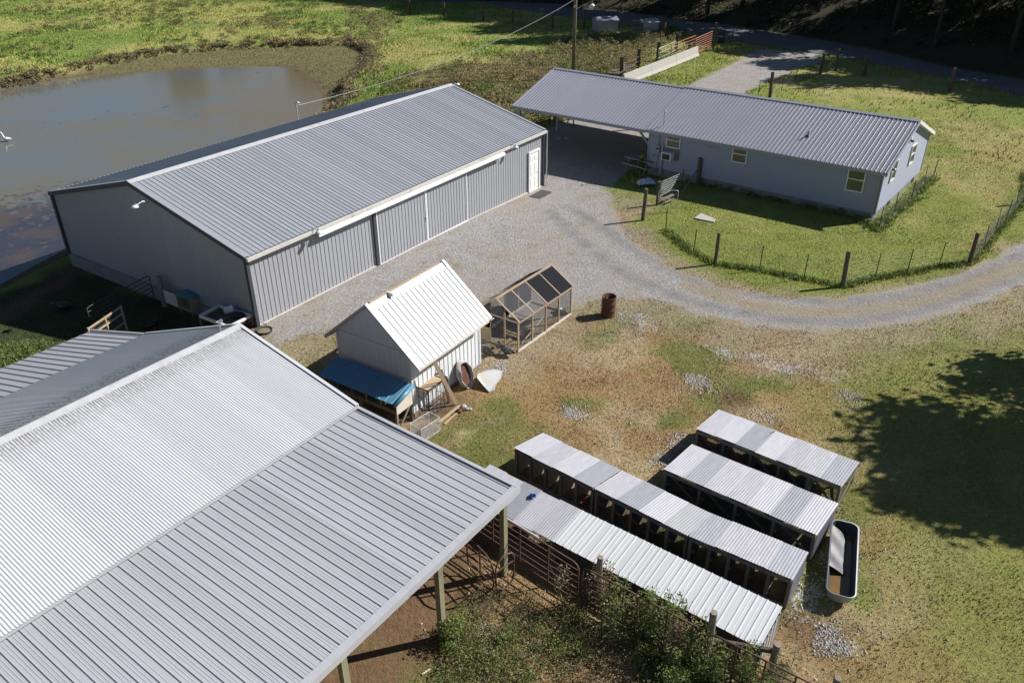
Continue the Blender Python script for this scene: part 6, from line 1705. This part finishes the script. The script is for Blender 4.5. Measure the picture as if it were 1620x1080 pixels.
def blocked(x, y):
    """footprints where nothing grows"""
    bx = (x - BARN_O[0]) * eb[0] + (y - BARN_O[1]) * eb[1]; by = (x - BARN_O[0]) * nb[0] + (y - BARN_O[1]) * nb[1]
    b = (bx > -0.15) & (bx < BL + 0.15) & (by > -0.25) & (by < BW + 0.15)
    hx, hy = math.cos(HYAW), math.sin(HYAW)
    u = (x - HX[0]) * hx + (y - HX[1]) * hy; w = -((x - HX[0]) * -hy + (y - HX[1]) * hx)
    b |= (u > -0.1) & (u < 23.3) & (w > -0.1) & (w < 9.1)
    cs, sn = math.cos(SYAW), math.sin(SYAW)
    u = (x + 3.25) * cs + (y - 21.87) * sn; w = -(x + 3.25) * sn + (y - 21.87) * cs
    b |= (u > -1.0) & (u < 3.9) & (w > -0.1) & (w < 3.2)
    return b

def gravel_at(x, y):
    g = np.minimum(sdist(x, y, DRIVE), sdist(x, y, DRIVE2))
    return sstep(1.1, -1.3, g) * sstep(-0.3, 0.3, sdist(x, y, LAWN))

def blades(name, n, region, hfun, wid, label, dens=None):
    x0, x1, y0, y1 = region
    X = RNG.uniform(x0, x1, n); Y = RNG.uniform(y0, y1, n)
    k = in_view(X, Y); X = X[k]; Y = Y[k]
    k = ~blocked(X, Y) & (sdist(X, Y, WATER) > 0.6) & (sdist(X, Y, ROAD) > 0.1) & (gravel_at(X, Y) + 0.35 * vnoise(X, Y, 0.8, 8) < 0.55) & (sdist(X, Y, DIRT) > -0.3)
    X = X[k]; Y = Y[k]
    if dens is not None:
        k = RNG.random(len(X)) < dens(X, Y); X = X[k]; Y = Y[k]
    n = len(X); Z = gh(X, Y)
    H = hfun(X, Y) * RNG.uniform(0.5, 1.3, n); Wd = wid * RNG.uniform(0.6, 1.5, n) * (0.6 + 0.4 * H / H.mean())
    a = RNG.uniform(0, 2*PI, n); l = RNG.uniform(0.1, 0.9, n) * H; la = RNG.uniform(0, 2*PI, n)
    v = np.empty((n, 3, 3))
    v[:, 0] = np.stack([X - np.cos(a)*Wd, Y - np.sin(a)*Wd, Z - 0.01], 1)
    v[:, 1] = np.stack([X + np.cos(a)*Wd, Y + np.sin(a)*Wd, Z - 0.01], 1)
    v[:, 2] = np.stack([X + np.cos(la)*l, Y + np.sin(la)*l, Z + H], 1)
    me = bpy.data.meshes.new(name)
    me.vertices.add(3*n); me.vertices.foreach_set('co', v.astype(np.float32).ravel())
    me.loops.add(3*n); me.loops.foreach_set('vertex_index', np.arange(3*n, dtype=np.int32))
    me.polygons.add(n); me.polygons.foreach_set('loop_start', np.arange(0, 3*n, 3)); me.polygons.foreach_set('loop_total', np.full(n, 3))
    me.update(calc_edges=True)
    T = tint_at(X, Y) * RNG.uniform(0.55, 1.45, n)[:, None] * (0.8 + 0.5 * vnoise(X, Y, 0.9, 6))[:, None]
    dry = (RNG.random(n) < 0.35)[:, None]
    T = np.where(dry, T * np.array([1.35, 1.1, 0.95]), T * np.array([0.85, 1.08, 0.8]))
    ca = me.color_attributes.new('tint', 'FLOAT_COLOR', 'POINT')
    ca.data.foreach_set('color', np.repeat(np.concatenate([T, np.ones((n, 1))], 1), 3, 0).astype(np.float32).ravel())
    me.materials.append(M['blades'])
    o = link(name, me); tag(o, label, 'grass', kind='stuff')
    return n
def hyard(x, y):
    h = 0.035 + 0.035 * vnoise(x, y, 0.7, 9)
    fr = np.minimum(np.minimum(pdist(x, y, p1), pdist(x, y, p2)), pdist(x, y, p3))
    return h + 0.13 * sstep(0.45, 0.1, fr)
nb1 = blades('short_grass', 1500000, (-32, 36, 9, 60), hyard, 0.011, 'short dry grass of the yard and lawn', dens=lambda x, y: np.clip(1.3 - (y - 12) / 55, 0.25, 1) * 0.75)
nb2 = blades('pasture_grass', 700000, (-85, 60, 46, 134), lambda x, y: 0.10 + 0.22 * vnoise(x, y, 3.0, 12)**2 * (sdist(x, y, BASIN) > 0.3), 0.030, 'rough grass of the pasture behind the barn', dens=lambda x, y: np.where(sdist(x, y, LAWN) < 0, 0.15, 0.62) * (sdist(x, y, ROAD_FAR + [(300, 20), (300, 400), (-80, 400)]) > 0))

def weeds(name, P, H, R_, nl, size, mat, label=None, thing_=False, stems=True, seed=1):
    """upright leafy plants: leaf quads spread round thin stems"""
    P = np.asarray(P, float); n = len(P)
    idx = np.repeat(np.arange(n), nl)
    t = RNG.random(len(idx)) ** 0.8
    a = RNG.uniform(0, 2*PI, len(idx)); rr = R_[idx] * np.sqrt(RNG.random(len(idx))) * (0.35 + 0.75 * np.sin(np.clip(t, 0.02, 1) * PI * 0.85))
    C = np.stack([P[idx, 0] + np.cos(a)*rr, P[idx, 1] + np.sin(a)*rr, P[idx, 2] + 0.03 + t * H[idx]], 1)
    N_ = RNG.normal(size=(len(idx), 3)) + np.array([0, 0, 0.9]); N_ /= np.linalg.norm(N_, axis=1)[:, None]
    base = RNG.random(n)[idx] * 0.55
    me = leaves_mesh(name, C, N_, size, mat, 2.0, vary=np.clip(base + RNG.random(len(idx)) * 0.45, 0, 1))
    return me

def scatter(n, poly, mask=None):
    xs = [p[0] for p in poly]; ys = [p[1] for p in poly]
    X = RNG.uniform(min(xs), max(xs), n); Y = RNG.uniform(min(ys), max(ys), n)
    k = (sdist(X, Y, poly) < 0) & ~blocked(X, Y)
    if mask is not None: k &= mask(X, Y)
    X = X[k]; Y = Y[k]
    return np.stack([X, Y, gh(X, Y)], 1)

def weed_patch(name, label, n, poly, h0, h1, r0, r1, nl, size, mat, mask=None):
    P = scatter(n, poly, mask); m = len(P)
    if m == 0: return
    cl = vnoise(P[:, 0], P[:, 1], 2.2, 31)
    H = (h0 + (h1 - h0) * cl) * RNG.uniform(0.6, 1.2, m); Rr = RNG.uniform(r0, r1, m)
    o = link(name, weeds(name, P, H, Rr, nl, size, mat)); tag(o, label, 'weeds', kind='stuff')

weed_patch('tall_weeds', 'tall dry brown weeds between the barn and the carport', 1350, WEEDS, 0.3, 1.0, 0.25, 0.5, 42, 0.085, 'weed_dry')
weed_patch('green_weeds', 'leafy green weeds among the brown ones behind the barn', 2300, WEEDS, 0.2, 0.8, 0.25, 0.5, 36, 0.085, 'weed_green', mask=lambda x, y: vnoise(x, y, 5, 41) > 0.40)
FAR_R = [(-22.33, 122.60), (-13.86, 111.46), (-14.48, 92.66), (-11.32, 78.89), (-11.92, 70.82), (-12.98, 66.23), (-14.38, 70.86), (-13.58, 82.00), (-16.22, 92.69), (-19.42, 96.88)]
weed_patch('pasture_weeds', 'pale brown weeds round the pond corner', 420, FAR_R, 0.2, 0.7, 0.3, 0.6, 40, 0.10, 'weed_dry')
WIDE = [(-95, 75), (-60, 70), (-46.47, 75.18), (-36.52, 88.50), (-17.82, 96.00), (-16.40, 106.19), (-23.78, 131.13), (-30, 140), (-100, 140)]
weed_patch('pasture_tufts', 'scattered tall tufts in the pasture above the pond', 2200, WIDE, 0.15, 0.55, 0.3, 0.8, 40, 0.11, 'weed_green', mask=lambda x, y: (vnoise(x, y, 7, 51) > 0.56) & (sdist(x, y, BASIN) > 0.5))
weed_patch('pasture_tufts', 'scattered brown seed heads in the pasture above the pond', 1700, WIDE, 0.15, 0.6, 0.3, 0.7, 36, 0.11, 'weed_dry', mask=lambda x, y: (vnoise(x, y, 6, 61) > 0.60) & (sdist(x, y, BASIN) > 0.5))
# the overhanging lip of dark clumps along the pond bank
BK = BASIN[1:15]
def along(line, n, jit):
    out = []
    L = [np.array(p[:2], float) for p in line]; ln = [np.linalg.norm(L[i+1]-L[i]) for i in range(len(L)-1)]
    for _ in range(n):
        i = random.choices(range(len(ln)), ln)[0]; p = L[i] + (L[i+1]-L[i]) * random.random()
        out.append((p[0] + random.gauss(0, jit), p[1] + random.gauss(0, jit), 0))
    P = np.array(out); P[:, 2] = gh(P[:, 0], P[:, 1]); return P
P = along(BK, 430, 0.30); m_ = len(P)
o = link('bank_tufts', weeds('bank_tufts', P, np.full(m_, 0.34) * RNG.uniform(0.4, 1.3, m_), RNG.uniform(0.3, 0.7, m_), 44, 0.11, 'weed_dry')); tag(o, 'dark tufts hanging over the cut pond bank', 'weeds', kind='stuff')
P = along(p1 + [], 460, 0.10); m_ = len(P)
o = link('fence_grass', weeds('fence_grass', P, np.full(m_, 0.12) * RNG.uniform(0.4, 1.3, m_), RNG.uniform(0.06, 0.16, m_), 16, 0.045, 'weed_green')); tag(o, 'unmown green grass under the yard fence wire', 'grass', kind='stuff')
P = along(p2, 230, 0.22); m_ = len(P)
o = link('wall_weeds', weeds('wall_weeds', P, np.full(m_, 0.24) * RNG.uniform(0.3, 1.4, m_), RNG.uniform(0.1, 0.3, m_), 22, 0.06, 'weed_green')); tag(o, 'weeds growing between the house wall and its low wire fence', 'weeds', kind='stuff')
# undergrowth of the wooded bank
UG = [(-22, 137), (-13, 133.5), (0, 127), (14, 117), (30, 101), (45, 82), (62, 69), (80, 55), (105, 45), (105, 90), (60, 125), (20, 150), (-22, 160)]
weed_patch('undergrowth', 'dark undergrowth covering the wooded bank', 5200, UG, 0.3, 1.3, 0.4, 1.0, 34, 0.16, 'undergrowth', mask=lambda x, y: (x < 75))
# brambles along the rusty gates
fl = [(1.81, 14.50), (3.00, 13.30), (4.33, 12.39), (5.39, 11.47)]
FG = [(-1.67, 13.04), (-0.66, 14.51), (1.37, 13.79), (2.79, 12.84), (4.35, 11.80), (5.6, 10.5), (0, 9.5), (-1.6, 10.8)]
weed_patch('rough_ground_weeds', 'rough green and straw weeds at the bottom edge of the photo', 800, FG, 0.08, 0.36, 0.10, 0.3, 70, 0.026, 'weed_green', mask=lambda x, y: vnoise(x, y, 1.3, 91) > 0.45)
weed_patch('rough_ground_weeds', 'dry straw weeds mixed in at the bottom edge of the photo', 1300, FG, 0.05, 0.26, 0.10, 0.3, 60, 0.022, 'weed_dry')
random.seed(77)
BR = [(1.92, 13.80, 1.35, 'weed_dry', 'brown seeding weed at the left end of the bramble row'), (2.46, 13.26, 1.45, 'weed_green', 'slim leafy weed rising before the white roof, second in the row'),
      (3.00, 12.92, 1.55, 'weed_green', 'tall leafy weed with dry tops near the middle gate'), (3.44, 12.58, 1.5, 'weed_green', 'branching leafy weed leaning on the gate rails'),
      (3.87, 12.31, 1.4, 'weed_dry', 'feathery brown weed just left of the second round post'), (4.25, 11.81, 1.5, 'weed_green', 'dense dark bramble under the second round post'),
      (4.74, 11.52, 1.4, 'weed_green', 'dark leafy bramble at the near corner of the white coop'), (5.19, 11.40, 1.3, 'weed_green', 'yellow flecked bramble beside the leaning corner post'),
      (3.57, 11.66, 0.9, 'weed_green', 'low spreading bramble at the bottom edge of the photo'), (5.86, 11.42, 0.7, 'weed_dry', 'pale seeding weed at the foot of the last gate')]
for (u, v, h_, mt, lab) in BR:
    t = thing('bramble', lab, 'bush', (u, v, 0), random.uniform(0, 6))
    n_ = 7; P = np.zeros((n_, 3)); P[:, :2] = RNG.normal(size=(n_, 2)) * 0.22
    me = weeds('leaves', P, h_ * RNG.uniform(0.5, 1.05, n_), RNG.uniform(0.10, 0.30, n_), 190, 0.032, mt); link('leaves', me, t)
    st = MB()
    for p in P: st.tube([(p[0], p[1], 0), (p[0] * 1.2, p[1] * 1.2, h_ * 0.5), (p[0] * 1.5 + random.uniform(-.1, .1), p[1] * 1.5, h_ * 0.98)], [0.012, 0.009, 0.003], 5)
    so = st.build('stems', M['weathered'], t); so['kind'] = 'stuff'

LY = [(-21.05, 27.05), (-19.96, 27.79), (-18.57, 27.78), (-17.70, 27.03), (-18.09, 25.19), (-18.79, 23.53)]
weed_patch('yard_edge_weeds', 'sunlit green weeds behind the rear roof at the left edge', 420, LY, 0.06, 0.28, 0.15, 0.35, 50, 0.04, 'weed_green')
weed_patch('post_weeds', 'leafy weeds round the foot of the middle pole barn post', 22, [(-1.84, 13.32), (-1.23, 13.31), (-1.12, 12.50), (-1.62, 12.41)], 0.3, 0.9, 0.08, 0.2, 70, 0.035, 'weed_green')
o = MB().tube([(-0.51, 15.95, 1.20), (0.65, 14.92, 1.20)], 0.02, 8).build('plastic_pipe', M['white_plastic'], None); tag(o, 'long white plastic pipe tied along the rusty gate by the pole barn post', 'pipe')
o = MB().bar((-1.70, 11.98, 0.05), (-1.54, 12.11, 0.05), 0.05, 0.02).build('scrap_board', M['white_slab'], None); tag(o, 'short white scrap board on the dirt near the bottom edge', 'board')
o = MB().bar((-2.03, 11.86, 0.03), (-1.79, 12.06, 0.03), 0.03, 0.02).build('scrap_stick', M['plywood'], None); tag(o, 'thin pale stick on the dirt left of the white scrap board', 'stick')
o = MB().tube([(7.78, 19.63, 0.92), (7.93, 19.70, 0.92)], 0.012, 6).build('stick', M['bark'], None); tag(o, 'short dark stick lying on the roof of the farthest coop', 'stick')
# stones lying loose on the gravel patches, too many to count
def loose_stones():
    P = []
    for poly in STONES:
        A = scatter(1500, [(p[0], p[1]) for p in poly]); P.append(A[RNG.random(len(A)) < 0.9 * sstep(0.35, 0.75, vnoise(A[:, 0], A[:, 1], 0.7, 95))])
        c0 = np.mean(np.array(poly), 0); rr = np.max(np.linalg.norm(np.array(poly) - c0, axis=1))
        q = c0 + RNG.normal(size=(220, 2)) * rr * 0.75; P.append(np.stack([q[:, 0], q[:, 1], gh(q[:, 0], q[:, 1])], 1))
    YARD = [(-2.86, 13.04), (-1.54, 23.33), (2.33, 28.93), (7.27, 27.83), (14.36, 26.77), (21.47, 29.93), (17, 17), (9, 10)]
    A = scatter(9000, YARD); P.append(A[RNG.random(len(A)) < 0.5 * sstep(0.45, 0.85, vnoise(A[:, 0], A[:, 1], 2.0, 96))])
    A = scatter(16000, [(-10, 14), (36, 14), (36, 48), (-10, 48)], lambda x, y: (np.abs(np.minimum(sdist(x, y, DRIVE), sdist(x, y, DRIVE2)) - 0.8) < 1.6) & (sdist(x, y, LAWN) > 0.2)); P.append(A[RNG.random(len(A)) < 0.5])
    P = np.concatenate(P); n = len(P)
    base = np.array([(1,0,0),(-1,0,0),(0,1,0),(0,-1,0),(0,0,0.8),(0,0,-0.5)], float)
    F = [(0,2,4),(2,1,4),(1,3,4),(3,0,4),(2,0,5),(1,2,5),(3,1,5),(0,3,5)]
    s_ = (0.008 + 0.034 * RNG.random(n) ** 2.2)[:, None, None]
    V = P[:, None, :] + base[None] * s_ * RNG.uniform(0.6, 1.4, (n, 6, 3)) + np.array([0, 0, 0.01])
    ff = (np.array(F)[None] + (np.arange(n) * 6)[:, None, None]).reshape(-1, 3)
    me = bpy.data.meshes.new('loose_stones'); me.from_pydata(V.reshape(-1, 3).tolist(), [], ff.tolist()); me.materials.append(M['limestone'])
    tag(link('loose_stones', me), 'loose pale limestone scattered over the worn patches of the yard', 'stones', kind='stuff')
M['limestone'] = surf('limestone', (0.43, 0.41, 0.385), 0.9, 0, 0.4, 8)
loose_stones()
